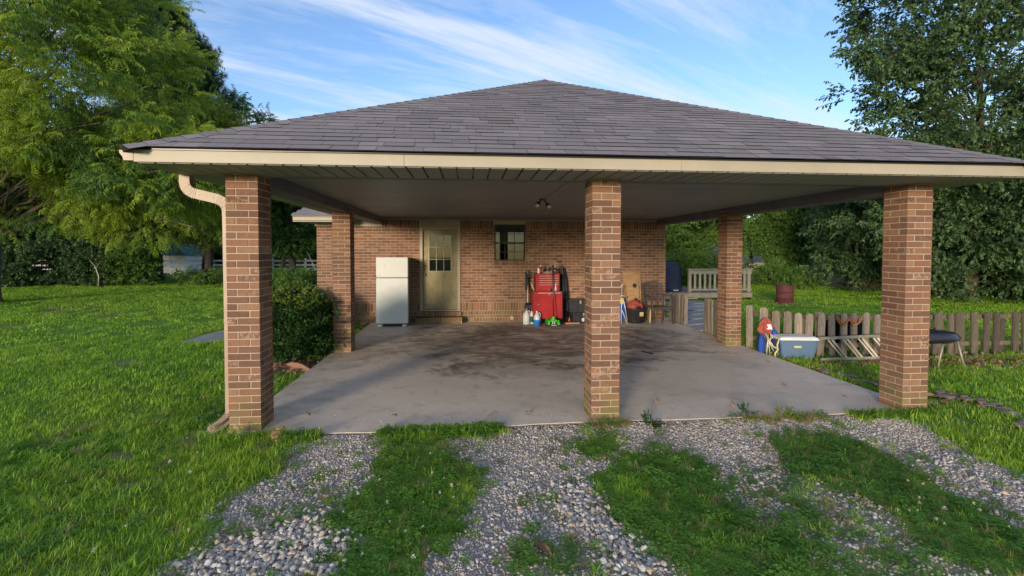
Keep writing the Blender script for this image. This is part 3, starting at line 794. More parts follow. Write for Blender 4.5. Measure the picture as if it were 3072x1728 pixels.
# side slopes: joined courses
b = MB()
for side in (0, 1):
    xe = E0 if side == 0 else E1; sg = 1 if side == 0 else -1
    uu = Vector((sg * HALF, 0, APZ - ZE)); ul = uu.length; uu.normalize(); nn = Vector((-sg * uu.z, 0, abs(uu.x)))
    s = 0
    while s < ul - .02:
        s1 = min(s + EXPO, ul); ya = EF + (APY - EF) * s / ul; y = ya
        while y < RB:
            w = random.choice((.3, .5, .7, .9)); y1 = min(y + w, RB)
            Pf = lambda yy, ss, h: Vector((xe, yy, ZE)) + uu * ss + nn * h
            b.add([Pf(y + .003, s, .012), Pf(y1, s, .012), Pf(y1, s1, .004), Pf(max(y, EF + (APY - EF) * s1 / ul), s1, .004), Pf(y + .003, s, 0), Pf(y1, s, 0)], [(0, 1, 2, 3), (0, 1, 5, 4)]); y = y1
        s += EXPO
b.build('shingle_slope', 'shingle_joined', carport, kind='stuff', fix=False)
# hip caps
for sg, xe in ((1, E0), (-1, E1)):
    A = Vector((xe, EF, ZE)); Bp = Vector((APX, APY, APZ)); d = (Bp - A); L_ = d.length; d.normalize()
    nA = sn; nB = Vector((-sg * su.z, 0, su.y))
    fa = d.cross(nA).normalized(); fb = d.cross(nB).normalized()
    if fa.x * sg < 0: fa = -fa          # over the front slope, towards the middle
    if fb.y < 0: fb = -fb
    t = 0
    while t < L_ - .05:
        w = .13; h0 = .012; h1 = .010; up = (nA + nB).normalized()
        p0 = A + d * (t - .01); p1 = A + d * min(t + .15, L_)
        V = [p0 + fa * w + nA * h0 * .8, p0 + up * (h0 + .006), p0 + fb * w + nB * h0 * .8, p1 + fa * w + nA * h1 * .7, p1 + up * h1, p1 + fb * w + nB * h1 * .7,
             p0 + fa * w + nA * .004, p0 + fb * w + nB * .004, p1 + fa * w + nA * .002, p1 + fb * w + nB * .002]
        V = [v - p0 for v in V]
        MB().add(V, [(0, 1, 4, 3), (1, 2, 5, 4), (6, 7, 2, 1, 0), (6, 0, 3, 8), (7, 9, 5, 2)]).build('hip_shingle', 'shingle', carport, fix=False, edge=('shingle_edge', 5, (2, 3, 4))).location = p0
        t += .143
MB().box((EX0 - .012, EY0 - .012, FT - .012), (EX1 + .012, EY0 + .01, FT + .002), .001).build('drip_edge', 'black_metal', carport)
# ridge back over the house
MB().prism([(APX - .15, APZ - .06), (APX, APZ + .03), (APX + .15, APZ - .06), (APX, APZ - .02)], APY, RB).build('ridge_cap', 'shingle_joined', carport)

# ------------------------------------------------------------------ house
house = thing('brick_house', 'red-brown brick house wall with a nine-pane door behind the carport', 'house')
HX0, HX1 = -1.25, 7.20
DX0, DX1, DZ0, DZ1 = 1.13, 2.09, 0.27, 2.285     # door opening with frame
WX0, WX1, WZ0, WZ1 = 2.91, 3.67, 1.47, 2.355
wm = MB()
for (a_, c_, z0, z1) in ((HX0, DX0, -.15, 2.52), (DX0, DX1, -.15, DZ0), (DX0, DX1, DZ1, 2.52), (DX1, WX0, -.15, 2.52), (WX0, WX1, -.15, WZ0), (WX0, WX1, WZ1, 2.52), (WX1, HX1, -.15, 2.52)):
    wm.box((a_, YW + .006, z0), (c_, YW + .20, z1))
wm.box((HX0 + .006, YW + .201, -.15), (HX0 + .2, 15, 2.5)); wm.box((HX1 - .2, YW + .201, -.15), (HX1 - .006, 15, 2.5))
wall = wm.build('wall', 'mortar', house)
bricks = []   # (x0,x1,z0,z1)
def row(z0, z1, mode, off):
    if mode == 'S': w, g = .203, .010
    else: w, g = .0585, .0095
    x = HX0 + off
    while x < HX1 - .02:
        a_, c_ = max(x, HX0), min(x + w, HX1)
        if c_ - a_ > .02:
            segs = [(a_, c_)]
            for (ox0, ox1, oz0, oz1) in ((DX0 - .005, DX1 + .005, DZ0, DZ1), (WX0 - .003, WX1 + .003, WZ0, WZ1)):
                if z1 > oz0 + .01 and z0 < oz1 - .01:
                    ns = []
                    for (p, q) in segs:
                        if q <= ox0 or p >= ox1: ns.append((p, q))
                        else:
                            if ox0 - p > .025: ns.append((p, ox0))
                            if q - ox1 > .025: ns.append((ox1, q))
                    segs = ns
            for p, q in segs: bricks.append((p, q, z0, z1))
        x += w + g
row(-.05, -.005, 'S', 0)
row(.005, .092, 'R', 0); row(.101, .159, 'S', -.1); row(.168, .256, 'R', -.02); row(.266, .466, 'R', 0); row(.476, .533, 'S', -.05)
z = .543; k = 0
while z < 2.235:
    row(z, z + .0575, 'S', -.105 * (k % 2)); z += PIT; k += 1
row(z, min(z + .2, 2.51), 'R', 0)
bricks = [q for q in bricks if not (q[0] < 0.26 and q[3] > 2.29 and q[2] > 2.28)]
sc_ = []
for q in bricks:
    cx, cz = (q[0] + q[1]) / 2, (q[2] + q[3]) / 2
    hid = (.2 < cx < 1.0 and cz < 1.6) or (cx < .0 and cz < .9) or (3.8 < cx < 4.6 and cz < 1.2) or (cx > 5.0 and cx < 5.55) or (cx > 6 and cz < 1.0) or cz < 0
    dd = (Vector((cx, YW, cz)) - CAMP).length / math.sqrt((q[1] - q[0]) * (q[3] - q[2])) * (3 if hid else 1)
    sc_.append((dd, q))
sc_.sort(key=lambda t: t[0])
bm_cache = {}
def wall_brick(q):
    key = (round(q[1] - q[0], 2), round(q[3] - q[2], 2))
    if key not in bm_cache:
        w, h = (q[1] - q[0]) / 2, (q[3] - q[2]) / 2
        bm_cache[key] = MB().box((-w, -.045, -h), (w, .045, h), .003).mesh('brick', MT['brick'])
    return bm_cache[key]
for _, q in sc_[:300]:
    o = put('brick', wall_brick(q), wall); o.location = ((q[0] + q[1]) / 2, YW + .045 + random.uniform(-.001, .001), (q[2] + q[3]) / 2)
b = MB()
for _, q in sc_[300:]: b.box((q[0], YW + random.uniform(-.001, .001), q[2]), (q[1], YW + .09, q[3]), .003)
z = .0; k = 0
while z < 2.3:      # returns on the two side walls
    y = YW + .1 + (.1 if k % 2 else 0)
    while y < YW + 1.6:
        b.box((HX0, y, z), (HX0 + .06, y + .203, z + .0575)); b.box((HX1 - .06, y, z), (HX1, y + .203, z + .0575)); y += .213
    z += PIT; k += 1
b.build('brickwork', 'brick_joined', wall, kind='stuff', fix=False)
# frieze, eave and roof at the left
MB().box((HX0 - .03, YW - .035, 2.285), (.258, YW - .002, 2.34), .003).build('frieze_board', 'cream', house)
MB().box((HX0 - .02, YW - .02, 2.341), (.25, YW - .001, 2.44)).build('frieze_board', 'soffit', house)
MB().box((-1.54, 6.12, 2.375), (-.475, YW - .003, 2.39)).build('eave_soffit', 'soffit', house)
g2 = MB(); g2.box((-1.56, 6.055, 2.375), (-.50, 6.12, 2.46), .012); g2.box((-1.565, 6.04, 2.463), (-.495, 6.12, 2.482), .006); g2.box((-1.56, 6.07, 2.35), (-.5, 6.11, 2.372), .004)
g2.build('gutter', 'cream', house)
MB().box((-1.56, 6.125, 2.375), (-1.545, 15.5, 2.48)).build('fascia_board', 'cream', house)
MB().add([(-1.58, 6.03, 2.485), (EX0 - .02, 6.03, 2.485), (EX0 - .02 + 1.0, 8.0, 3.45), (-.3, 8.0, 3.45), (APX, 10.9, 4.9), (-1.58, 16, 2.485), (3, 15, 4.9)], [(0, 1, 2, 3), (0, 3, 4, 6, 5)]).build('roof', 'shingle_joined', house, fix=False)
b = MB()
for k in range(8):
    yy = 6.02 + k * .128; zz_ = 2.487 + k * .0655; x = -1.58 + k * .06
    while x < -.50:
        w = random.choice((.2, .3, .36)); b.add([(x + .003, yy, zz_ + .012), (min(x + w, -.5), yy, zz_ + .012), (min(x + w, -.5), yy + .135, zz_ + .075), (x + .003, yy + .135, zz_ + .075), (x + .003, yy, zz_), (min(x + w, -.5), yy, zz_)], [(0, 1, 2, 3), (0, 1, 5, 4)]); x += w
b.build('shingle_field', 'shingle_joined', house, kind='stuff', fix=False)

# door
fr = MB()
fr.box((DX0, YW - .012, DZ0), (DX0 + .07, YW + .09, DZ1), .004); fr.box((DX1 - .07, YW - .012, DZ0), (DX1, YW + .09, DZ1), .004)
fr.box((DX0 + .07, YW - .0115, DZ1 - .07), (DX1 - .07, YW + .09, DZ1), .004); fr.box((DX0 + .07, YW - .02, DZ0), (DX1 - .07, YW + .10, DZ0 + .025), .004)
fr.build('door_frame', 'cream', house)
dx0, dx1, dz0, dz1 = DX0 + .075, DX1 - .075, DZ0 + .03, DZ1 - .075
lx0, lx1, lz0, lz1 = 1.345, 1.875, 1.22, 2.09
dm = MB(); y0, y1 = YW + .045, YW + .085
dm.box((dx0, y0, dz0), (lx0, y1, dz1)); dm.box((lx1, y0, dz0), (dx1, y1, dz1)); dm.box((lx0, y0, lz1), (lx1, y1, dz1)); dm.box((lx0, y0, dz0), (lx1, y1, lz0))
for p, q in ((1.345, 1.565), (1.655, 1.875)):
    for (a_, c_, z0, z1) in ((p, q, .50, .515), (p, q, 1.075, 1.09), (p, p + .015, .515, 1.075), (q - .015, q, .515, 1.075)): dm.box((a_, y0 - .007, z0), (c_, y0 - .0005, z1), .003)
    dm.box((p + .05, y0 - .006, .56), (q - .05, y0 - .0005, 1.03), .004)
door = dm.build('door', 'door', house)
gm = MB()
gm.box((lx0 - .02, y0 - .012, lz0 - .02), (lx0 + .012, y0 - .001, lz1 + .02), .003); gm.box((lx1 - .012, y0 - .012, lz0 - .02), (lx1 + .02, y0 - .001, lz1 + .02), .003)
gm.box((lx0 + .012, y0 - .0115, lz1 - .012), (lx1 - .012, y0 - .001, lz1 + .02), .003); gm.box((lx0 + .012, y0 - .0115, lz0 - .02), (lx1 - .012, y0 - .001, lz0 + .012), .003)
for i in (1, 2):
    xx = lx0 + (lx1 - lx0) * i / 3; gm.box((xx - .009, y0 - .008, lz0 + .012), (xx + .009, y0 + .004, lz1 - .012), .002)
    z_ = lz0 + (lz1 - lz0) * i / 3; gm.box((lx0 + .012, y0 - .0075, z_ - .009), (lx1 - .012, y0 + .004, z_ + .009), .002)
gm.build('muntins', 'cream', door)
for i in range(3):
    for j in range(3):
        a_ = lx0 + (lx1 - lx0) * i / 3; z_ = lz0 + (lz1 - lz0) * j / 3
        MB().box((a_ + .004, y0 + .012, z_ + .004), (a_ + (lx1 - lx0) / 3 - .004, y0 + .018, z_ + (lz1 - lz0) / 3 - .004)).build('pane', 'glass', door)
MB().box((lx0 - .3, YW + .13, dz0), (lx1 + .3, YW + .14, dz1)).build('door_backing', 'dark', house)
kn = MB()
def ycyl(b_, c, r0, r1, t, n=14): b_.tube([c, (c[0], c[1] - t, c[2])], [r0, r1], n)
ycyl(kn, (1.245, y0, 1.14), .03, .03, .008); ycyl(kn, (1.245, y0 - .008, 1.14), .011, .011, .03); kn.lathe([(.001, -.026), (.02, -.02), (.027, 0), (.02, .02), (.001, .026)], (1.245, y0 - .055, 1.14), 14)
kn.build('door_knob', 'brass', door, True)
dk = MB(); ycyl(dk, (1.245, y0, 1.34), .032, .030, .014); dk.box((1.239, y0 - .034, 1.322), (1.251, y0 - .013, 1.358), .003); ycyl(dk, (1.245, y0, 1.27), .02, .02, .01)
dk.build('deadbolt', 'brass', door, True)
bell = MB(); bell.box((1.135, YW - .03, 1.385), (1.175, YW - .0125, 1.44), .005); bl = bell.build('doorbell', 'white_plastic', house)
MB().lathe([(.012, 0), (.012, .004)], (0, 0, 0), 12).build('bell_button', 'black_plastic', bl).matrix_local = Matrix.Translation((1.155, YW - .0302, 1.41)) @ Matrix.Rotation(R(90), 4, 'X')
# steps under the door
st = MB().box((1.06, 6.43, -.02), (2.13, YW - .001, .135)).build('doorstep', 'mortar', house)
x = 1.062
while x < 2.10:
    MB().box((x, 6.415, .062), (x + .0585, 6.60, .152), .003).build('step_brick', 'brick', st); x += .068
x = 1.062
while x < 2.0:
    MB().box((x, 6.418, .002), (min(x + .2, 2.13), 6.50, .055), .003).build('step_brick', 'brick', st); x += .21
x = 1.13
while x < 2.05:
    MB().box((x, YW - .085, .155), (min(x + .0585, 2.09), YW + .09, .262), .003).build('sill_brick', 'brick', st); x += .068
MB().box((1.12, YW - .075, .153), (2.10, YW + .005, .255)).build('sill_bed', 'mortar', st)

# window
wf = MB(); yw0, yw1 = YW + .05, YW + .09
wf.box((WX0, yw0, WZ0), (WX0 + .03, yw1, WZ1), .003); wf.box((WX1 - .03, yw0, WZ0), (WX1, yw1, WZ1), .003); wf.box((WX0 + .03, yw0 + .001, WZ1 - .03), (WX1 - .03, yw1, WZ1), .003)
wf.box((WX0 + .03, yw0 + .001, WZ0), (WX1 - .03, yw1, WZ0 + .03), .003); wf.box((WX0 + .03, yw0 + .002, 1.885), (WX1 - .03, yw1, 1.925), .003)
win = wf.build('window', 'black_metal', house)
mz = MB()
for i in (1, 2):
    xx = WX0 + .03 + (WX1 - WX0 - .06) * i / 3
    mz.box((xx - .007, yw0 + .008, WZ0 + .03), (xx + .007, yw0 + .022, 1.885)); mz.box((xx - .007, yw0 + .008, 1.925), (xx + .007, yw0 + .022, WZ1 - .03))
for z_ in (1.69, 2.125): mz.box((WX0 + .03, yw0 + .009, z_ - .007), (WX1 - .03, yw0 + .021, z_ + .007))
mz.build('muntins', 'black_metal', win)
for i in range(3):
    for (z0, z1) in ((WZ0 + .03, 1.683), (1.697, 1.885), (1.925, 2.118), (2.132, WZ1 - .03)):
        a_ = WX0 + .03 + (WX1 - WX0 - .06) * i / 3
        MB().box((a_ + .008, yw0 + .024, z0), (a_ + (WX1 - WX0 - .06) / 3 - .008, yw0 + .03, z1)).build('pane', 'glass', win)
MB().box((WX0 - .05, YW + .13, 1.90), (WX1 + .05, YW + .14, 2.50)).build('curtain', 'curtain', house)
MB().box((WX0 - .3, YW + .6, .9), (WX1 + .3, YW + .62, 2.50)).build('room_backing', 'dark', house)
x = WX0 - .01
while x < WX1:
    MB().box((x, YW - .03, WZ0 - .10), (x + .0585, YW + .045, WZ0 - .004), .003).build('sill_brick', 'brick', win); x += .068
MB().tube([(3.34, YW, .085), (3.34, YW - .035, .085)], .045, 16).build('pipe_cap', 'handle_yellow', house)

# ------------------------------------------------------------------ things under the roof
t = thing('refrigerator', 'old white top-freezer refrigerator standing left of the door', 'refrigerator', (.58, 6.40, 0))
MB().box((-.345, -.27, .05), (.345, .27, 1.555), .008).build('body', 'grey_enamel', t)
fd = MB().box((-.352, -.345, 1.115), (.352, -.28, 1.57), .012).build('freezer_door', 'white_enamel', t)
ld = MB().box((-.352, -.345, .075), (.352, -.28, 1.100), .012).build('fridge_door', 'white_enamel', t)
MB().box((-.345, -.279, .07), (.345, -.271, 1.56)).build('door_seal', 'black_plastic', t)
for (x, z) in ((-.15, 1.40), (-.155, 1.36), (-.27, 1.20), (-.275, 1.14)): MB().tube([(x, -.344, z), (x, -.349, z)], .007, 8).build('screw', 'black_plastic', fd)
MB().tube([(-.28, -.343, 1.108), (-.28, -.352, 1.108)], .014, 10).build('hinge_cap', 'chrome', fd)
MB().box((-.34, -.343, 1.1015), (.34, -.30, 1.1135)).build('trim_strip', 'grey_enamel', t)
for x in (-.28, .26):
    MB().box((x - .05, -.30, .0), (x + .05, -.22, .05), .008).build('foot', 'white_plastic', t)
for x in (-.28, .26): MB().box((x - .03, .18, .0), (x + .03, .24, .05), .008).build('foot', 'black_plastic', t)

t = thing('tool_chest', 'red two-piece rolling tool chest against the brick wall', 'tool chest', (4.13, 6.38, 0))
tc_ = MB().box((-.28, -.20, .775), (.28, .20, 1.19), .006).build('top_chest', 'red_paint', t)
for i in range(6):
    z1 = 1.135 - i * .052
    dz = .047 if i < 5 else .075
    dr = MB().box((-.20 if i else -.2, -.207, z1 - dz), (.255, -.1995, z1), .003).build('drawer', 'red_paint', tc_)
    if i < 5: MB().box((-.20, -.216, z1 - .010), (.255, -.2075, z1 - .001), .002).build('drawer_handle', 'chrome', dr)
MB().tube([(.0, -.199, 1.155), (.0, -.208, 1.155)], .009, 10).build('lock', 'chrome', tc_)
cb = MB().box((-.345, -.225, .135), (.345, .225, .770), .006).build('cabinet', 'red_paint', t)
dr = MB().box((-.235, -.232, .655), (.30, -.2245, .745), .004).build('drawer', 'red_paint', cb)
MB().box((-.235, -.242, .728), (.30, -.2325, .742), .002).build('drawer_handle', 'chrome', dr)
for a_, c_ in ((-.235, .03), (.038, .30)):
    MB().box((a_, -.231, .165), (c_, -.2245, .640), .004).build('cabinet_door', 'red_paint', cb)
MB().tube([(.03, -.226, .70), (.03, -.238, .70)], .012, 10).build('lock', 'chrome', cb)
MB().tube([(-.22, -.226, .47), (-.22, -.238, .47)], .011, 10).build('knob', 'chrome', cb)
MB().box((-.345, -.225, .7705), (.345, .225, .7745)).build('rubber_mat', 'black_plastic', cb)
for sx in (-.29, .29):
    for sy in (-.17, .17):
        c = MB(); c.tube([(sx - .015, sy, .05), (sx + .015, sy, .05)], .05, 14); c.box((sx - .022, sy - .03, .05), (sx - .017, sy + .03, .134)); c.box((sx + .017, sy - .03, .05), (sx + .022, sy + .03, .134))
        c.build('caster', 'black_plastic', t)

def can(name, label, cat, loc, r, h, m, cap=None, capm='white_plastic', group=None):
    t = thing(name, label, cat, loc, 0, group)
    MB().lathe([(r * .95, 0), (r, .006), (r, h * .88), (r * .6, h), (.001, h)], (0, 0, 0), 14).build('body', m, t, True)
    if cap: MB().lathe([(r * .55, h), (r * .55, h + cap), (.001, h + cap)], (0, 0, 0), 12).build('cap', capm, t, True)
    return t
can('spray_can', 'red and white aerosol can on top of the red tool chest', 'can', (3.98, 6.33, 1.19), .033, .15, 'red_paint', .04)
can('spray_can', 'short pale spray can standing at the left on the tool chest top', 'can', (3.93, 6.28, 1.19), .028, .13, 'white_plastic', .04, 'red_paint')
t = thing('work_glove', 'crumpled grey work glove on top of the tool chest', 'glove', (4.16, 6.33, 1.19), .3)
g = MB(); g.lathe([(.001, 0), (.05, .005), (.055, .03), (.03, .05), (.001, .055)], (0, 0, 0), 10, 1.4, .9)
for k in range(4): g.tube([(.05, -.03 + k * .02, .03), (.10, -.04 + k * .028, .05 - .01 * k), (.13, -.045 + k * .03, .02)], [.012, .011, .007], 6)
g.build('glove', 'alu', t, True)
t = thing('drill', 'black cordless drill lying on the tool chest top', 'drill', (4.27, 6.36, 1.19), -.2)
MB().tube([(-.09, 0, .10), (.03, 0, .10), (.06, 0, .10), (.10, 0, .10)], [.03, .032, .02, .012], 10).build('motor', 'black_plastic', t, True)
MB().tube([(-.05, 0, .09), (-.065, 0, .03)], .02, 8).build('grip', 'black_plastic', t)
MB().box((-.10, -.035, 0), (-.03, .035, .032), .006).build('battery', 'black_plastic', t)
t = thing('oil_bottle', 'tall bottle with a dark neck at the right on the tool chest top', 'bottle', (4.345, 6.38, 1.19))
MB().lathe([(.03, 0), (.03, .12), (.012, .18), (.012, .26), (.016, .27), (.016, .30), (.001, .30)], (0, 0, 0), 12).build('bottle', 'alu', t, True)
MB().lathe([(.014, .301), (.02, .33), (.001, .34)], (0, 0, 0), 10).build('cap', 'black_plastic', t)
t = thing('parts_tray', 'flat grey tray lying on top of the tool chest', 'tray', (4.14, 6.26, 1.19))
MB().box((-.11, -.05, 0), (.13, .03, .022), .004).build('tray', 'alu', t)
t = thing('putty_knife', 'pale-handled putty knife leaning beside the upper chest', 'putty knife', (3.80, 6.28, .775), .2)
MB().tube([(.03, 0, 0), (-.03, .02, .15)], [.014, .018], 8).build('handle', 'handle_yellow', t, True)
MB().tube([(-.031, .02, .152), (-.055, .03, .20)], 1, sq=(.035, .003)).build('blade', 'chrome', t)
t = thing('tape_measure', 'black and yellow tape roll on the cabinet ledge', 'tape', (4.20, 6.185, .775))
MB().tube([(-.03, 0, .032), (.03, 0, .032)], .032, 14).build('case', 'black_plastic', t, True)
MB().tube([(-.036, 0, .032), (-.0305, 0, .032)], .030, 14).build('side', 'yellow', t)
t = thing('spray_bottle', 'small clear spray bottle on the cabinet ledge', 'bottle', (4.315, 6.18, .775))
MB().lathe([(.028, 0), (.030, .01), (.030, .09), (.012, .13), (.012, .15), (.001, .15)], (0, 0, 0), 12).build('bottle', 'clear_plastic', t, True)
MB().box((-.012, -.03, .151), (.012, .015, .175), .004).build('nozzle', 'white_plastic', t)

# long tools leaning on the wall either side
def leaner(name, label, cat, foot, head, r, mshaft, headfn=None, headm='black_metal', grp=None):
    t = thing(name, label, cat, foot, 0, grp)
    h = Vector(head) - Vector(foot)
    MB().tube([(0, 0, 0.0), h * .5, h], r, 8).build('shaft', mshaft, t, True)
    if headfn:
        b = MB(); headfn(b, h); b.build('head', headm, t)
    return t
leaner('umbrella', 'closed black umbrella leaning left of the tool chest', 'umbrella', (3.655, 6.45, 0.0), (3.69, 6.66, 1.23), .009, 'black_metal', lambda b, h: b.tube([h * .62, h * .72, h * .93, h * .98], [.03, .045, .04, .012], 8), 'black_plastic')
leaner('shovel', 'shovel standing blade down left of the tool chest', 'shovel', (3.70, 6.45, .12), (3.715, 6.66, 1.22), .016, 'handle_yellow', lambda b, h: b.add([(-.09, -.01, .30), (.09, -.01, .30), (.085, -.03, .10), (0, -.05, -.11), (-.085, -.03, .10), (-.03, .015, .36), (.03, .015, .36)], [(0, 1, 2, 3, 4), (5, 6, 1, 0)]), 'black_metal')
leaner('garden_rake', 'black-handled rake behind the shovel on the brick wall', 'rake', (3.77, 6.50, 0.0), (3.755, 6.67, 1.24), .012, 'black_metal', lambda b, h: [b.tube([h * .86 + Vector((-.05, -.01, 0)), h * .86 + Vector((.05, -.01, 0))], .014, 6)] + [b.tube([h * .86 + Vector((-.05 + k * .02, -.01, 0)), h * .98 + Vector((-.05 + k * .02, -.02, 0))], .006, 5) for k in range(6)], 'black_metal')
leaner('folded_tripod', 'dark folded tripod leaning right of the tool chest', 'tripod', (4.60, 6.45, 0), (4.565, 6.67, 1.36), .016, 'black_metal', lambda b, h: [b.tube([h * .5, h * .75, h], [.03, .045, .02], 8), b.tube([(.05, 0, 0), h * .9], .012, 6), b.tube([(-.045, .03, 0), h * .9], .012, 6)], 'black_metal')
leaner('pole_bag', 'black pole bag leaning on the wall right of the tripod', 'bag', (4.68, 6.50, 0), (4.63, 6.67, 1.30), .018, 'black_metal', lambda b, h: b.tube([h * .2, h * .45, h * .8, h * .97], [.03, .045, .05, .02], 8), 'tarp')

def jug(name, label, loc, body, fluid, fl, s=1.0, extra=None, group=None):
    t = thing(name, label, 'jug', loc, 0, group)
    prof = [(.066, 0), (.074, .012), (.075, .17), (.068, .20), (.03, .27), (.022, .28), (.022, .295)]
    low = [(.067, -.0), (.0755, .012), (.0765, fl)]
    MB().lathe([(r * s, z * s) for r, z in prof], (0, 0, 0), 18).build('bottle', body, t, True)
    if fluid: MB().lathe([(r * s * 1.012, z * s + .0005) for r, z in low], (0, 0, 0), 18, caps=False).build('fluid', fluid, t, True)
    MB().lathe([(.024 * s, .296 * s), (.024 * s, .322 * s), (.001, .323 * s)], (0, 0, 0), 12).build('cap', 'white_plastic', t)
    MB().tube([(.03 * s, 0, .272 * s), (.06 * s, 0, .28 * s), (.078 * s, 0, .24 * s), (.070 * s, 0, .18 * s)], .010 * s, 6).build('handle', body, t, True)
    return t
jug('washer_fluid_jug', 'milky plastic jug half full of bright blue fluid', (3.86, 6.05, 0), 'clear_plastic', 'blue_fluid', .13, 1.02)
t = jug('weed_killer_jug', 'cream plastic jug with a red pump cap at the foot of the shovel', (3.64, 6.24, 0), 'white_plastic', None, 0, 1.12)
MB().tube([(-.05, -.03, .33), (-.03, -.03, .345), (.02, -.02, .335)], .016, 6).build('pump', 'red_paint', t)
t = thing('lawn_chemical_bottle', 'white bottle with a dark green label beside the cream jug', 'bottle', (3.77, 6.27, 0))
MB().lathe([(.055, 0), (.06, .01), (.06, .2), (.025, .26), (.02, .3), (.001, .3)], (0, 0, 0), 16, 1.0, .7).build('bottle', 'white_plastic', t, True)
MB().lathe([(.0615, .04), (.0615, .18)], (0, 0, 0), 16, 1.0, .7, False).build('label', 'green_label', t)
MB().lathe([(.022, .301), (.02, .33), (.001, .33)], (0, 0, 0), 10).build('cap', 'red_paint', t)
can('oil_can', 'round red container peeking from behind the blue jug', 'can', (3.93, 6.13, 0), .05, .26, 'red_paint', .05, 'red_paint')

t = thing('floor_jack', 'bright green low floor jack with an upright black handle', 'floor jack', (4.22, 5.98, 0))
fr_ = MB()
for sx in (-1, 1):
    fr_.prism([(sx * .10, .03), (sx * .13, .03), (sx * .13, .09), (sx * .10, .13), (sx * .075, .13)], -.10, .40)
fr_.box((-.13, -.10, .10), (.13, -.06, .135), .006); fr_.prism([(-.15, .035), (-.09, .035), (-.085, .125), (-.12, .11)], -.125, -.09); fr_.prism([(.15, .035), (.09, .035), (.085, .125), (.12, .11)], -.125, -.09)
fr_.box((-.055, -.09, .12), (.055, .10, .16), .008)
fr_.build('frame', 'green_paint', t)
MB().tube([(0, -.06, .13), (0, -.07, .19), (0, -.07, .215)], [.05, .032, .028], 12).build('handle_socket', 'green_paint', t, True)
MB().tube([(0, -.07, .21), (.01, .05, .80), (.02, .16, 1.36)], [.014, .012, .012], 8).build('handle', 'black_metal', t, True)
MB().tube([(.018, .135, 1.22), (.0205, .165, 1.38)], [.018, .018], 8).build('grip', 'black_plastic', t, True)
ft_ = MB().box((-.06, -.13, .02), (.06, -.118, .035)).build('front_bar', 'chrome', t)
for k in (-.025, .02): MB().box((k - .014, -.105, .05), (k + .014, -.095, .10), .003).build('cylinder_end', 'chrome', t)
for sx in (-.145, .145):
    for sy in (-.08, .34): MB().tube([(sx - .014, sy, .03), (sx + .014, sy, .03)], .03, 12).build('wheel', 'black_metal', t)

t = thing('wood_offcut', 'pale wooden board lying on the slab right of the green jack', 'board', (4.72, 6.20, 0), .05)
MB().box((-.17, -.05, 0.001), (.17, .05, .035), .004).build('board', 'ply', t)
t = thing('squeeze_bottle', 'small red and white bottle on the wooden board', 'bottle', (4.65, 6.20, .035))
MB().lathe([(.026, 0), (.028, .05), (.012, .10), (.008, .14), (.001, .145)], (0, 0, 0), 12).build('bottle', 'red_paint', t, True)

def crate(label, loc, rz, sx, sy, h, latch=True):
    t = thing('storage_crate', label, 'crate', loc, rz, 'black plastic crates stacked behind the middle column')
    b = MB(); n = 4
    b.add([(-sx * .92, -sy * .92, 0), (sx * .92, -sy * .92, 0), (sx * .92, sy * .92, 0), (-sx * .92, sy * .92, 0), (-sx, -sy, h * .86), (sx, -sy, h * .86), (sx, sy, h * .86), (-sx, sy, h * .86)], [(3, 2, 1, 0), (4, 5, 6, 7), (0, 1, 5, 4), (1, 2, 6, 5), (2, 3, 7, 6), (3, 0, 4, 7)])
    b.build('bin', 'black_plastic', t)
    for k in range(4):
        xx = -sx * .85 + k * sx * .56; MB().box((xx, -sy - .008, h * .1), (xx + .014, -sy * .93, h * .84)).build('rib', 'black_plastic', t)
    MB().box((-sx - .02, -sy - .02, h * .861), (sx + .02, sy + .02, h), .008).build('lid', 'black_plastic', t)
    if latch: MB().box((-.02, -sy - .032, h * .68), (.02, -sy - .021, h * .95), .003).build('latch', 'alu', t)
crate('black lidded crate on the floor, lower of the stack by the tool chest', (4.98, 6.38, 0), .05, .26, .18, .27)
crate('black crate with a pale latch on top of the stack', (4.93, 6.42, .27), -.04, .27, .17, .29)
t = thing('tub_lid', 'small pale green disc leaning on the lower crate', 'lid', (4.98, 6.16, 0))
MB().tube([(0, 0, .10), (0, .012, .102)], .045, 14).build('disc', 'clear_plastic', t)
t['label'] = 'pale green round tub lid leaning on the lower black crate'
t = thing('hose_coil', 'dark tangle of hose on the floor left of the black crates', 'hose', (4.70, 6.30, 0))
hp = [(.10 * math.cos(a) * (1 + .15 * math.sin(3 * a)), .07 * math.sin(a), .02 + .006 * a) for a in np.linspace(0, 18, 70)]
MB().tube(hp, .012, 6).build('hose', 'black_plastic', t, True)

# black tub with the red cloth
t = thing('black_tub', 'round black tub with a pale label holding red cloth', 'tub', (6.27, 6.28, 0))
MB().lathe([(.17, 0), (.20, .02), (.222, .33), (.235, .335), (.235, .36), (.215, .36), (.20, .30), (.001, .28)], (0, 0, 0), 26).build('tub', 'black_plastic', t, True)
MB().lathe([(.205, .02), (.215, .035), (.215, .06)], (0, 0, 0), 26, caps=False).build('base_ring', 'black_metal', t, True)
q = MB().box((.02, -.232, .20), (.11, -.226, .30)).build('label', 'handle_yellow', t); q.rotation_euler = (R(4), 0, 0)
t = thing('red_cloth', 'faded red canvas bundle piled in the black tub', 'cloth', (6.27, 6.28, .34))
V = []; F = []; n, m_ = 28, 9
for i in range(m_):
    for k in range(n):
        a = 2 * math.pi * k / n; r = .20 * math.sin(math.pi * .5 * (1 - i / (m_ - 1)) ** .8) + .002
        z = .03 + .17 * (i / (m_ - 1)) + .035 * math.sin(3 * a + i) * (r / .2) + .02 * math.sin(7 * a - i * 1.3)
        V.append((r * math.cos(a) * (1 + .10 * math.sin(5 * a)), r * math.sin(a), z))
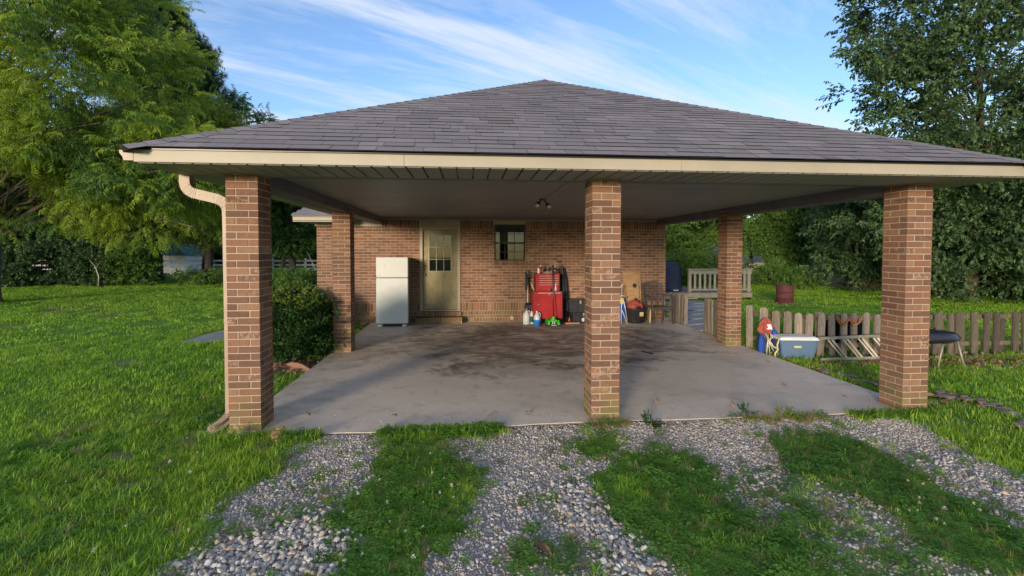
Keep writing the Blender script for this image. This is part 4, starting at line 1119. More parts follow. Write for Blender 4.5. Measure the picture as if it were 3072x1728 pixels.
for i in range(m_ - 1):
    for k in range(n): F.append((i * n + k, i * n + (k + 1) % n, (i + 1) * n + (k + 1) % n, (i + 1) * n + k))
F.append(tuple(range(n - 1, -1, -1)))
MB().add(V, F).build('cloth', 'red_cloth', t, True)

# cornhole board and a plank behind it
def leanboard(name, label, cat, x, w, zt, z0, m, holes=(), y0=6.42, y1=6.655, grp=None, tilt=0.0):
    t = thing(name, label, cat, (x, y0, z0), 0, grp)
    me_b = bmesh.new()
    H = (zt - z0) / math.cos(math.atan2(y1 - y0, zt - z0))
    # board with real holes: ring strips around each hole, columns of cells elsewhere
    nx_, nz_ = 24, int(24 * H / w)
    cells = MB(); th = .018
    def inhole(cx, cz): return any((cx - hx) ** 2 + (cz - hz) ** 2 < hr ** 2 for hx, hz, hr in holes)
    dx_, dz_ = w / nx_, H / nz_
    verts = {}; V = []; F = []
    def vid(i, j, k):
        if (i, j, k) not in verts:
            px_, pz_ = -w / 2 + i * dx_, j * dz_
            for hx, hz, hr in holes:
                d = math.hypot(px_ - hx, pz_ - hz)
                if 1e-6 < abs(d - hr) < dx_ * .75 and d > 1e-6:
                    px_, pz_ = hx + (px_ - hx) * hr / d, hz + (pz_ - hz) * hr / d
            verts[i, j, k] = len(V); V.append((px_, -th * k, pz_))
        return verts[i, j, k]
    solid = lambda i, j: 0 <= i < nx_ and 0 <= j < nz_ and not inhole(-w / 2 + (i + .5) * dx_, (j + .5) * dz_)
    for i in range(nx_):
        for j in range(nz_):
            if not solid(i, j): continue
            F.append((vid(i, j, 1), vid(i + 1, j, 1), vid(i + 1, j + 1, 1), vid(i, j + 1, 1)))
            F.append((vid(i, j + 1, 0), vid(i + 1, j + 1, 0), vid(i + 1, j, 0), vid(i, j, 0)))
            for (di, dj, e0, e1) in ((-1, 0, (i, j), (i, j + 1)), (1, 0, (i + 1, j + 1), (i + 1, j)), (0, -1, (i + 1, j), (i, j)), (0, 1, (i, j + 1), (i + 1, j + 1))):
                if not solid(i + di, j + dj): F.append((vid(*e0, 0), vid(*e1, 0), vid(*e1, 1), vid(*e0, 1)))
    q = MB().add(V, F).build('board', m, t); q.rotation_euler = (-math.atan2(y1 - y0, zt - z0), tilt, 0)
    return t, q, H
t, q, H = leanboard('plywood_panel', 'plain plywood panel leaning on the wall behind the holed board', 'panel', 6.31, .44, 1.19, 0.0, 'ply', (), 6.52, 6.66)
t, q, H = leanboard('cornhole_board', 'narrow plywood board with two round holes above the black tub', 'board', 6.30, .30, .98, 0.0, 'ply', ((.05, .88, .055), (.06, .52, .055)), 6.38, 6.585)
MB().box((-.145, .022, .05), (.145, .028, H - .06)).build('hole_shade_sheet', 'black_plastic', q)  # dark sheet added behind the board so its holes read as shaded
for hx in (-.16,): MB().box((hx - .012, .0, .02), (hx + .012, .05, H - .02), .003).build('side_rail', 'ply', q)

# folding chair behind the middle column
t = thing('folding_chair', 'folded blue camp chair with metal tubes behind the middle column', 'folding chair', (5.93, 6.25, 0))
fr_ = MB()
for (a_, c_) in (((-.05, -.12, .0), (.02, .05, .92)), ((.10, -.12, 0.0), (-.10, .08, .62)), ((-.16, -.05, 0), (-.02, .1, .85)), ((.14, -.02, .02), (.02, -.05, .60))): fr_.tube([a_, c_], .011, 8)
fr_.tube([(-.10, -.06, .62), (-.03, -.10, .66), (.06, -.08, .645), (.09, .0, .60)], .014, 8)
fr_.tube([(-.06, .02, .80), (.0, -.02, .90), (.03, .0, .94)], .012, 8)
fr_.build('frame', 'chrome', t, True)
V = []; F = []
for i in range(7):
    for j in range(9): V.append((-.12 + i * .035, -.02 + .03 * math.sin(i * 1.7 + j), .06 + j * .055))
for i in range(6):
    for j in range(8): F.append((i * 9 + j, (i + 1) * 9 + j, (i + 1) * 9 + j + 1, i * 9 + j + 1))
c_ = MB().add(V, F).add([(x, y + .02, z) for x, y, z in V], [tuple(reversed(f)) for f in F]).build('seat_cloth', 'blue_cloth', t, True)
MB().box((-.08, -.045, .45), (.05, .02, .60), .02).build('arm_pad', 'handle_yellow', t)

# patio chair
def patio_chair(label, loc, rz):
    t = thing('patio_chair', label, 'chair', loc, rz)
    # front faces -y
    for sx in (-1, 1):
        MB().tube([(sx * .27, -.26, 0), (sx * .265, -.26, .30), (sx * .27, -.25, .60), (sx * .28, -.20, .66)], 1, sq=(.035, .03)).build('leg', 'chair_metal', t)
        MB().tube([(sx * .25, .26, 0), (sx * .24, .20, .35), (sx * .24, .26, .62), (sx * .235, .34, .92)], 1, sq=(.032, .028)).build('leg', 'chair_metal', t)
        MB().tube([(sx * .29, -.24, .635), (sx * .285, -.05, .655), (sx * .25, .27, .64)], 1, sq=(.05, .018)).build('armrest', 'chair_metal', t)
    se = MB(); se.box((-.27, -.275, .355), (.27, -.24, .40), .006)
    for k in range(7): se.box((-.25, -.235 + k * .066, .375), (.25, -.18 + k * .066, .392), .004)
    se.build('seat', 'chair_metal', t)
    bk = MB(); bk.tube([(-.235, .34, .90), (-.15, .35, .945), (0, .352, .96), (.15, .35, .945), (.235, .34, .90)], 1, sq=(.028, .03)); bk.tube([(-.23, .25, .52), (.23, .25, .52)], 1, sq=(.02, .03))
    for k in range(6): xx = -.16 + k * .064; bk.tube([(xx, .25, .52), (xx, .345, .94)], 1, sq=(.022, .010))
    bk.build('backrest', 'chair_metal', t)
    MB().tube([(0, -.25, .0), (0, -.25, .36)], 1, sq=(.02, .02)).build('centre_leg', 'chair_metal', t)
patio_chair('grey metal patio chair between the black tub and the fence', (6.80, 6.22, 0), .06)
can('citronella_bottle', 'pale upright bottle on the floor beneath the patio chair', 'bottle', (6.62, 6.2, 0), .028, .26, 'handle_yellow', .04)

# ceiling flood light
t = thing('flood_light', 'twin-head black flood light fixed to the carport ceiling', 'light', (3.39, 2.38, 2.497))
MB().lathe([(.055, -.012), (.06, 0)], (0, 0, 0), 16).build('base_plate', 'black_metal', t)
for sx, a_ in ((-1, (-.075, -.02, -.085)), (1, (.085, -.02, -.10))):
    b = MB(); b.tube([(sx * .02, 0, -.01), (sx * .045, 0, -.045), (a_[0] * .85, a_[1], a_[2] * .75)], .010, 8)
    b.build('arm', 'black_metal', t, True)
    h = MB(); p = Vector(a_); d = Vector((sx * .35, -.75, -.55)).normalized()
    h.tube([p - d * .055, p - d * .03, p + d * .02], [.018, .034, .042], 12); hh = h.build('lamp_head', 'black_metal', t, True)
    MB().tube([p + d * .021, p + d * .035, p + d * .045], [.040, .034, .012], 12).build('lens', 'lamp_glass', hh, True)

t = thing('black_strap', 'short black rubber strap lying on the concrete slab', 'strap', (5.27, 3.02, 0.001))
MB().tube([(-.05, .10, .008), (-.01, .09, .008), (-.01, .03, .010), (.02, -.05, .012), (.06, -.13, .008)], 1, sq=(.03, .012)).build('strap', 'black_plastic', t)

# ------------------------------------------------------------------ picket fence
def picket(parent, x, y, h, w, m, rz=0.0, base=GZ - .05):
    pr = [(-w / 2, 0), (w / 2, 0), (w / 2, h - w * .42), (w * .40, h - w * .17), (w * .22, h - .012), (0, h), (-w * .22, h - .012), (-w * .40, h - w * .17), (-w / 2, h - w * .42)]
    q = MB().prism(pr, -.014, .014).build('picket', m, parent); q.location = (x, y, base); q.rotation_euler = (random.uniform(-.03, .03), random.uniform(-.03, .03), rz + random.uniform(-.08, .08)); return q
def rails(parent, A, B, zs, m='wood_dark', d=.03):
    A = Vector(A); B = Vector(B)
    for z in zs:
        MB().tube([(A.x, A.y, z), (B.x, B.y, z)], 1, sq=(.038, .07)).build('rail', m, parent)
def post(parent, x, y, h, m='wood_grey'):
    q = MB().box((-.045, -.045, 0), (.045, .045, h), .006).build('post', m, parent); q.location = (x, y, GZ - .05)
F1 = thing('picket_fence', 'short run of weathered pickets between the house corner and the gateway', 'fence')
for k, y in enumerate((6.62, 6.50, 6.38, 6.27, 6.15, 6.04)): picket(F1, 7.30, y, .80, .095, 'wood_grey', R(90))
rails(F1, (7.335, 6.66, 0), (7.335, 5.98, 0), (.15, .58)); post(F1, 7.385, 6.0, .80)
F2 = thing('picket_fence', 'weathered pickets from the gateway to the far right brick column', 'fence')
for k, y in enumerate((4.90, 4.76, 4.63, 4.50, 4.36, 4.22, 4.08, 3.94)): picket(F2, 7.29, y, .83, .10, 'wood_grey', R(90))
rails(F2, (7.325, 4.96, 0), (7.325, 3.85, 0), (.15, .6)); post(F2, 7.375, 4.93, .82)
F3 = thing('picket_fence', 'long silvery round-topped picket fence from the column towards the right edge', 'fence')
L3 = [(7.36, 3.42, .86, .11), (7.50, 3.24, .84, .13), (7.63, 3.10, .80, .12), (7.78, 3.0, .80, .12), (7.90, 2.90, .78, .11), (8.02, 2.82, .78, .11), (8.17, 2.74, .79, .11)]
for x in (8.34, 8.54, 8.73, 8.94, 9.13, 9.33, 9.53, 9.72, 9.92): L3.append((x, 2.68, random.uniform(.77, .81), .105))
for i, (x, y, h, w) in enumerate(L3):
    an = -.85 if i < 3 else (-.6 if i < 6 else (-.25 if i < 7 else 0))
    picket(F3, x, y, h, w, 'wood_grey', an)
picket(F3, 7.98, 2.93, .68, .08, 'wood_dark', -.6)
for i, x in enumerate((10.12, 10.20, 10.38, 10.48, 10.6, 10.79, 10.93, 11.14, 11.34, 11.52, 11.71, 11.90, 12.06, 12.25, 12.43, 12.6)):
    back = i in (0, 2) or (i > 2 and i % 4 == 1)
    picket(F3, x, 2.735 if back else 2.66, random.uniform(.77, .81), random.choice((.10, .115, .12)), 'wood_dark')
rails(F3, (7.42, 3.46, 0), (8.25, 2.74, 0), (.14, .58)); rails(F3, (8.25, 2.715, 0), (12.7, 2.70, 0), (.14, .60))
for x in (8.20, 10.03, 12.1): post(F3, x, 2.80, .80)

t = thing('rope', 'orange-brown rope hanging in two loops over the picket fence', 'rope', (8.6, 2.63, .6))
rp = []
for k in np.linspace(0, 1, 34):
    x = -.22 + .42 * k; z = -.11 * abs(math.sin(k * 2 * math.pi)) - .0 + .0
    rp.append((x, .0 + .012 * math.sin(k * 20), z))
MB().tube(rp, .013, 8).build('rope_loop', 'rope', t, True)
MB().tube([(p[0] + .012, p[1] - .02, p[2] * .86 + .012) for p in rp], .011, 8).build('rope_loop', 'rope', t, True)
MB().tube([(-.22, 0, 0), (-.20, .03, .05), (-.17, .11, .055), (-.16, .13, -.1)], .012, 8).build('rope_end', 'rope', t, True)

t = thing('garden_cart', 'black and dark teal garden cart standing behind the fence', 'cart', (8.92, 3.12, GZ), .0)
MB().add([(-.20, -.16, .16), (.20, -.16, .16), (.20, .16, .16), (-.20, .16, .16), (-.26, -.22, .60), (.26, -.22, .60), (.26, .22, .60), (-.26, .22, .60)], [(3, 2, 1, 0), (4, 5, 6, 7), (0, 1, 5, 4), (1, 2, 6, 5), (2, 3, 7, 6), (3, 0, 4, 7)]).build('tub', 'tarp', t)
MB().box((.08, -.235, .18), (.26, -.222, .58), .004).build('side_panel', 'teal', t)
MB().box((-.28, -.24, .60), (.28, .24, .63), .01).build('rim', 'black_plastic', t)
for sx in (-.21, .21): MB().tube([(sx - .02, 0, .09), (sx + .02, 0, .09)], .09, 16).build('wheel', 'black_plastic', t)
t = thing('tarp_bundle', 'low crumpled dark tarpaulin on the grass behind the fence', 'tarp', (8.36, 3.15, GZ))
V = []; F = []; n = 20
for i in range(7):
    for k in range(n):
        a = 2 * math.pi * k / n; r = (1 - i / 6) ** .6
        V.append((.26 * r * math.cos(a) * (1 + .15 * math.sin(3 * a)), .15 * r * math.sin(a), .34 * (i / 6) ** .8 + .03 * math.sin(5 * a + i)))
for i in range(6):
    for k in range(n): F.append((i * n + k, i * n + (k + 1) % n, (i + 1) * n + (k + 1) % n, (i + 1) * n + k))
MB().add(V, F).build('tarp', 'tarp', t, True)

# folded camp chair (red and blue)
t = thing('camp_chair', 'folded camp chair with red top and blue cloth leaning on the fence', 'camp chair', (7.37, 2.92, GZ), 0)
def lump(b, c, sz, seed, n=16, m_=9, pow_=1.0, fold=.18):
    V = []; F = []
    for i in range(m_):
        ph = math.pi * i / (m_ - 1)
        for k in range(n):
            a = 2 * math.pi * k / n
            f = 1 + fold * math.sin(3 * a + seed + ph * 2) + fold * .6 * math.sin(7 * a + seed * 2 - ph * 3)
            V.append((c[0] + sz[0] * math.sin(ph) ** pow_ * math.cos(a) * f, c[1] + sz[1] * math.sin(ph) ** pow_ * math.sin(a) * f, c[2] + sz[2] * math.cos(ph)))
    for i in range(m_ - 1):
        for k in range(n): F.append((i * n + k, (i + 1) * n + k, (i + 1) * n + (k + 1) % n, i * n + (k + 1) % n))
    b.add(V, F); return b
for (a_, c_) in (((-.09, -.10, 0), (.05, .06, .52)), ((.05, -.16, 0), (-.08, .06, .50)), ((.16, -.14, 0), (-.04, .02, .55)), ((-.02, -.10, 0), (.02, .08, .48)), ((.10, -.18, .0), (-.06, .0, .40))):
    MB().tube([a_, c_], .009, 8).build('pole', 'chrome', t, True)
V = []; F = []; n = 20; prof_ = [(.05, .36), (.115, .40), (.135, .45), (.12, .50), (.10, .54), (.07, .58), (.035, .62), (.004, .645)]
for i, (r, z) in enumerate(prof_):
    for k in range(n):
        a = 2 * math.pi * k / n; f = 1 + .16 * math.sin(4 * a + i * .9) + .10 * math.sin(7 * a - i); V.append((-.02 + r * math.cos(a) * f, .02 + r * .6 * math.sin(a) * f, z + .012 * math.sin(5 * a)))
for i in range(len(prof_) - 1):
    for k in range(n): F.append((i * n + k, i * n + (k + 1) % n, (i + 1) * n + (k + 1) % n, (i + 1) * n + k))
MB().add(V, F).build('seat_cloth', 'red_cloth', t)
MB().add([(-.07, -.062, .46), (.03, -.072, .455), (.02, -.045, .54), (-.05, -.045, .545), (-.07, -.052, .46), (.03, -.062, .455), (.02, -.035, .54), (-.05, -.035, .545)], [(0, 1, 2, 3), (7, 6, 5, 4), (0, 4, 5, 1), (1, 5, 6, 2), (2, 6, 7, 3), (3, 7, 4, 0)]).build('patch', 'white_plastic', t)
lump(MB(), (-.12, .0, .19), (.055, .05, .19), .4, fold=.12).build('blue_cloth', 'blue_cloth', t, True)
bb = lump(MB(), (0, 0, 0), (.055, .045, .26), .9, fold=.12).build('blue_cloth', 'blue_cloth', t, True); bb.location = (.125, -.04, .24); bb.rotation_euler = (0, -.28, 0)

# cooler
t = thing('cooler', 'blue wheeled cooler with a white lid beside the slab', 'cooler', (7.70, 2.72, GZ), R(-8))
hx, hy = .32, .18
def taper(b, sx0, sy0, z0, sx1, sy1, z1, bev=.03):
    V = []
    for (sx, sy, z) in ((sx0, sy0, z0), (sx1, sy1, z1)):
        for (ux, uy) in ((-1, -1), (1, -1), (1, 1), (-1, 1)):
            pts = [(ux * sx, uy * (sy - bev)), (ux * (sx - bev * .35), uy * (sy - bev * .35)), (ux * (sx - bev), uy * sy)]
            if ux * uy < 0: pts.reverse()
            V += [(x, y, z) for x, y in pts]
    n = 12; F = [tuple(range(n - 1, -1, -1)), tuple(range(n, 2 * n))] + [(i, (i + 1) % n, n + (i + 1) % n, n + i) for i in range(n)]
    return b.add(V, F)
taper(MB(), .245, .135, .015, .27, .15, .10).build('base', 'cooler_blue', t)
bd = taper(MB(), .272, .152, .101, .305, .172, .325).build('body', 'cooler_blue', t)
MB().box((-.306, -.14, .13), (-.296, .14, .30), .003).build('end_panel', 'cooler_deep', bd)
lid = taper(MB(), .322, .188, .326, .318, .184, .365).build('lid', 'white_plastic', t)
taper(MB(), .285, .152, .3655, .275, .145, .375).build('lid_top', 'white_plastic', lid)
MB().box((-.10, -.182, .20), (.02, -.166, .235), .004).build('badge', 'handle_yellow', t)
hd = MB(); hd.tube([(-.315, -.13, .335), (-.345, -.13, .23), (-.33, -.13, .16), (-.375, -.13, .10), (-.375, -.13, .01)], .014, 8); hd.tube([(-.315, .11, .335), (-.36, .11, .24), (-.36, .11, .20), (-.345, -.13, .18)], .013, 8)
hd.build('handle', 'handle_yellow', t, True)

# ladder lying on its side against the fence
t = thing('ladder', 'weathered pale aluminium ladder lying on its side along the fence', 'ladder', (0, 0, 0))
MB().tube([(7.95, 2.50, .30), (9.38, 2.54, .335)], 1, sq=(.030, .045)).build('side_rail', 'alu', t)
MB().tube([(7.90, 2.38, -.015), (9.38, 2.37, .01)], 1, sq=(.030, .045)).build('side_rail', 'alu', t)
for k in range(5):
    x = 8.10 + k * .265
    MB().tube([(x, 2.49, .285 + k * .007), (x + .18, 2.38, .01 + k * .004)], 1, sq=(.085, .022)).build('rung', 'alu', t)
    MB().tube([(x + .062, 2.47, .285 + k * .007), (x + .235, 2.365, .01 + k * .004)], 1, sq=(.02, .03)).build('rung_edge', 'alu', t)

# charcoal grill on the right
t = thing('charcoal_grill', 'black enamel charcoal grill on pale metal legs right of the column', 'grill', (9.44, 2.02, GZ), .1)
MB().lathe([(.08, .355), (.30, .39), (.385, .435), (.392, .455)], (0, 0, 0), 30, 1, .72).build('bowl', 'black_enamel', t, True)
ldd = MB().lathe([(.400, .452), (.402, .468), (.385, .482), (.36, .515), (.30, .545), (.16, .562), (.001, .566)], (0, 0, 0), 30, 1, .72).build('lid', 'black_enamel', t, True)
MB().tube([(-.06, -.0, .56), (-.05, 0, .60), (.05, 0, .60), (.06, 0, .56)], .010, 8).build('lid_handle', 'black_plastic', ldd, True)
for (a_, c_) in (((.34, -.22, 0), (.30, -.14, .40)), ((-.03, -.12, .0), (.06, -.12, .38)), ((.02, .20, 0), (.10, .15, .39)), ((-.32, -.08, 0), (-.26, -.06, .40))): MB().tube([a_, c_], .015, 8).build('leg', 'alu', t, True)

# rusty burn barrel
t = thing('burn_barrel', 'rusty dark red steel barrel standing on the back lawn', 'barrel', (12.97, 10.35, GZ))
pr = [(.255, 0), (.265, .01), (.262, .20), (.275, .21), (.262, .22), (.262, .41), (.275, .42), (.262, .43), (.262, .60), (.272, .615), (.262, .62), (.245, .60), (.24, .05), (.001, .04)]
MB().lathe(pr, (0, 0, 0), 28).build('barrel', 'rust', t, True)

# deck with railing, covered grill on it
t = thing('wooden_deck', 'low grey wooden deck with a slatted railing in the back garden', 'deck', (9.9, 12.6, GZ))
for k in range(12):
    MB().box((-1.9, -1.15 + k * .2, .27), (2.6, -.96 + k * .2, .30), .004).build('deck_board', 'deck_floor', t)
MB().box((-1.9, -1.19, .10), (2.6, -1.152, .268), .004).build('skirt_board', 'wood_rail', t)
MB().box((-.9, -1.55, .10), (.35, -1.20, .14), .006).build('step', 'wood_rail', t)
MB().box((-.9, -1.50, .0), (.35, -1.22, .099)).build('step_riser', 'wood_dark', t)
rl = MB(); rl.box((.22, -1.16, 1.10), (2.6, -1.02, 1.135), .004); rl.build('hand_rail', 'wood_rail', t)
MB().box((.24, -1.13, .95), (2.6, -1.10, 1.08), .003).build('top_rail', 'wood_rail', t)
MB().box((.24, -1.13, .35), (2.6, -1.10, .42), .003).build('bottom_rail', 'wood_rail', t)
for x in (.28, 2.5): MB().box((x - .05, -1.145, .0), (x + .05, -1.05, 1.098), .004).build('rail_post', 'wood_rail', t)
for k in range(11): MB().box((.42 + k * .185, -1.16, .38), (.50 + k * .185, -1.132, .97), .003).build('baluster', 'wood_rail', t)
for sx in (-1.8, 0, 2.5):
    for sy in (-1.1, 1.1): MB().box((sx - .05, sy - .045, -.05), (sx + .05, sy + .045, .269)).build('support', 'wood_dark', t)
t = thing('covered_grill', 'gas grill under a dark navy cover standing on the deck', 'grill', (9.62, 12.0, GZ + .30))
n = 36; V = []; F = []
prof_ = [(1.02, .06), (1.0, .25), (.98, .5), (.96, .70), (.93, .84), (.86, .95), (.70, 1.02), (.40, 1.045), (.001, 1.05)]
for r, z in prof_:
    for k in range(n):
        a = 2 * math.pi * k / n; ca, sa = math.cos(a), math.sin(a)
        sq = 1 / max(abs(ca), abs(sa)) ** .7
        f = 1 + .045 * math.sin(9 * a + z * 3) * (1 - z) + .02 * math.sin(17 * a)
        V.append((.43 * r * ca * sq * f, .27 * r * sa * sq * f, z))
for i in range(len(prof_) - 1):
    for k in range(n): F.append((i * n + k, i * n + (k + 1) % n, (i + 1) * n + (k + 1) % n, (i + 1) * n + k))
MB().add(V, F).build('cover', 'navy_cloth', t, True)
for sx in (-.36, .36):
    for sy in (-.2, .2): MB().tube([(sx - .02, sy, .05), (sx + .02, sy, .05)], .05, 12).build('wheel', 'black_plastic', t)
MB().box((.06, -.32, .03), (.24, -.28, .07), .006).build('lower_shelf', 'white_paint', t)

# stones: edging row at the right, tan slabs at the left column, clay edging tile
t = thing('stone_edging', 'curved row of flat brown stones in the grass beyond the right column', 'edging', (8, .4, GZ))
path_ = [(7.55, 1.9), (7.60, 1.45), (7.66, 1.1), (7.9, .78), (8.11, .58), (8.25, .35), (8.22, .0), (8.05, -.28), (7.85, -.45)]
pv = [(Vector((x, y, 0)) - Vector((8, .4, 0))) for x, y in path_]
d = 0
tot = sum((pv[i + 1] - pv[i]).length for i in range(len(pv) - 1))
while d < tot:
    p, dr_ = lerp_path([tuple(v) for v in pv], d); s_ = random.uniform(.06, .10)
    for e in range(2 if random.random() < .7 else 1):
        bmm = bmesh.new(); bmesh.ops.create_icosphere(bmm, subdivisions=1, radius=1)
        for v in bmm.verts: v.co *= random.uniform(.8, 1.15)
        me = bpy.data.meshes.new('stone'); bmm.to_mesh(me); bmm.free(); me.materials.append(MT['edge_stone'])
        o = put('stone', me, t); o.location = (p.x + random.uniform(-.12, .12), p.y + random.uniform(-.12, .12), .02 + random.uniform(0, .01)); o.scale = (s_ * random.uniform(.7, 1.2), s_ * random.uniform(.6, 1), s_ * random.uniform(.2, .35)); o.rotation_euler = (random.uniform(-.2, .2), random.uniform(-.2, .2), random.uniform(0, 6))
    d += s_ * 1.0
for k, (x, y, s_, lab) in enumerate([(.30, -.07, .085, 'tan broken stone against the foot of the near left column'), (.42, -.13, .12, 'tan flat stone in the middle of the little pile'), (.57, -.20, .14, 'largest tan flat stone, farthest right of the pile'),
                                ]):
    bmm = bmesh.new(); bmesh.ops.create_icosphere(bmm, subdivisions=2, radius=1)
    for v in bmm.verts: v.co = Vector((round(v.co.x * 2.2) / 2.2 * .5 + v.co.x * .5, v.co.y, v.co.z)) * random.uniform(.88, 1.1)
    me = bpy.data.meshes.new('flat_stone'); bmm.to_mesh(me); bmm.free(); me.materials.append(MT['sandstone'])
    o = put('flat_stone', me); o.location = (x, y, GZ + .055); o.scale = (s_, s_ * .75, s_ * .26); o.rotation_euler = (random.uniform(-.3, .3), random.uniform(-.3, .3), random.uniform(0, 3))
    tag(o, lab, 'stone', 'tan stones beside the near left column')
for k, (x, y, s_, lab) in enumerate([(.27, -.13, .05, 'small tan chip left of the stone pile'), (.50, -.04, .055, 'tan stone chip on the slab edge behind the pile')]):
    bmm = bmesh.new(); bmesh.ops.create_icosphere(bmm, subdivisions=2, radius=1)
    for v in bmm.verts: v.co *= random.uniform(.8, 1.15)
    me = bpy.data.meshes.new('flat_stone'); bmm.to_mesh(me); bmm.free(); me.materials.append(MT['sandstone'])
    o = put('flat_stone', me); o.location = (x, y, GZ + .035 + (.05 if k else 0)); o.scale = (s_, s_ * .8, s_ * .4); o.rotation_euler = (.1, .2, k)
    tag(o, lab, 'stone', 'tan stones beside the near left column')
t = thing('edging_tile', 'terracotta edging strip at the foot of the green bush', 'edging', (-.25, 2.55, GZ), R(-38))
V = []
nn = 10
for i in range(nn + 1):
    x = -.30 + .6 * i / nn; z = .06 + .05 * math.sin(math.pi * i / nn)
    V += [(x, -.012, -.02), (x, .012, -.02), (x, .012, z), (x, -.012, z)]
F = [(3, 2, 1, 0), (nn * 4, nn * 4 + 1, nn * 4 + 2, nn * 4 + 3)]
for i in range(nn):
    for k in range(4): F.append((i * 4 + k, i * 4 + (k + 1) % 4, i * 4 + 4 + (k + 1) % 4, i * 4 + 4 + k))
MB().add(V, F).build('tile', 'tile_clay', t)
t = thing('fallen_leaf', 'single large curled brown leaf lying on the gravel', 'leaf', (2.70, -1.93, GZ + .012), .4)
V = []; F = []
for i in range(9):
    u = i / 8; w = .026 * math.sin(math.pi * min(1, u * .93 + .04)) ** .7
    for s_ in (-1, 0, 1): V.append((s_ * w, -.09 + .18 * u, .012 + .012 * math.sin(u * 5) + (.012 * abs(s_))))
for i in range(8):
    for k in range(2): F.append((i * 3 + k, i * 3 + k + 1, i * 3 + k + 4, i * 3 + k + 3))
MB().add(V, F).build('leaf_blade', 'brown_leaf', t, True)

# ------------------------------------------------------------------ far things
t = thing('white_fence', 'long white board fence far behind the left lawn', 'fence', (-20, 32, 0))
x = -14
for k in range(16):
    MB().box((-14 + k * 2.4, -.05, GZ - .1), (-13.88 + k * 2.4, .05, 1.12)).build('post', 'white_paint', t)
    for z in (.28, .60, .92):
        if k < 15: MB().box((-13.94 + k * 2.4, -.08, z - .07), (-11.54 + k * 2.4, -.051, z + .07)).build('board', 'white_paint', t)
t = thing('white_shed', 'low white boarded shed with a green roof far behind the trees', 'shed', (-22.6, 33.5, 0))
for k in range(9): MB().box((-3.2, -.02 - .0, GZ + k * .15), (3.2, .03, GZ + k * .15 + .14), .004).build('siding_board', 'white_paint', t)
MB().box((-3.2, .031, GZ), (3.2, 2.5, 1.3)).build('wall', 'white_paint', t)
MB().prism([(-3.4, 1.32), (3.4, 1.32), (2.6, 2.2), (-2.6, 2.2)], -.3, 2.7).build('roof', mat('dark_green_roof', (.03, .12, .10), None, .6), t)
t = thing('neighbour_house', 'low neighbouring house with grey shingle roof beyond the right-hand trees', 'house', (29.5, 37, -2.4), R(-14))
MB().box((-6, -3, 0), (9, 3, 2.5)).build('wall', 'nb_wall', t)
MB().prism([(-6.5, 2.5), (9.5, 2.5), (8.0, 4.6), (-5.0, 4.6)], -3.4, 3.4).build('roof', 'nb_roof', t)
MB().prism([(-2.6, 2.42), (2.6, 2.42), (0, 3.9)], -4.4, -3.2).build('gable', 'nb_wall', t)
MB().add([(-2.9, -4.6, 2.35), (0, -4.6, 4.02), (2.9, -4.6, 2.35), (-2.9, -1, 2.35), (0, -1, 4.02), (2.9, -1, 2.35)], [(0, 1, 4, 3), (1, 2, 5, 4)]).build('gable_roof', 'nb_roof', t)
t = thing('board_fence', 'pale grey board fence half hidden behind the garden shrubs', 'fence', (20.5, 21.5, GZ))
for k in range(30):
    MB().box((-4.2 + k * .28, 0, -.1 ), (-3.94 + k * .28, .03, 1.05 + .02 * (k % 3))).build('board', 'wood_rail', t)
MB().box((-4.2, .031, .8), (4.2, .07, .88)).build('rail', 'wood_rail', t)

# ------------------------------------------------------------------ foliage sources
def leaf_geo(b, p, d, up, L, w, fold=.25, droop=.2, ovate=False):
    d = d.normalized(); s_ = d.cross(up)
    if s_.length < 1e-3: s_ = d.cross(Vector((1, 0, 0)))
    s_.normalize(); u = s_.cross(d)
    m = .42 if ovate else .5
    a = p; t = p + d * L - u * droop * L; c1 = p + d * L * m + s_ * w * .5 + u * fold * w; c2 = p + d * L * m - s_ * w * .5 + u * fold * w; mid = p + d * L * m - u * droop * L * .2
    b.add([a, c1, mid, c2, t], [(0, 1, 2), (0, 2, 3), (1, 4, 2), (2, 4, 3)])
def rv(s_=1.0): return Vector((random.gauss(0, s_), random.gauss(0, s_), random.gauss(0, s_)))
def twig_pecan(L=.42, n=13, ll=.12, lw=.030):
    b = MB(); pts = [Vector((0, 0, 0))]; d = Vector((1, 0, .25)).normalized()
    for i in range(5): pts.append(pts[-1] + d * L / 5); d = (d + Vector((random.uniform(-.1, .1), random.uniform(-.15, .15), -.16))).normalized()
    b.tube(pts, [.004, .0035, .003, .0025, .002, .001], 3, False)
    for i in range(n):
        u = .15 + .85 * i / (n - 1); q, dd = lerp_path([tuple(v) for v in pts], u * L * .99)
        side = 1 if i % 2 else -1
        sd = Vector((dd.y, -dd.x, 0)).normalized() * side
        leaf_geo(b, q, dd * .55 + sd * .8 + Vector((0, 0, -.45)) + rv(.18), Vector((0, 0, 1)), ll * random.uniform(.7, 1.15), lw, .2, .35)
    return b
def twig_broad(L=.34, n=11, ll=.085, lw=.052, drop=-.25):
    b = MB(); pts = [Vector((0, 0, 0))]; d = Vector((1, 0, .1)).normalized()
    for i in range(4): pts.append(pts[-1] + d * L / 4); d = (d + Vector((random.uniform(-.15, .15), random.uniform(-.2, .2), random.uniform(-.15, .1)))).normalized()
    b.tube(pts, [.004, .0035, .003, .002, .001], 3, False)
    for i in range(n):
        u = .1 + .9 * i / (n - 1); q, dd = lerp_path([tuple(v) for v in pts], u * L * .99)
        leaf_geo(b, q, dd * .5 + rv(.55) + Vector((0, 0, drop)), Vector((0, 0, 1)) + rv(.3), ll * random.uniform(.7, 1.2), lw * random.uniform(.8, 1.1), .15, .15, True)
    return b
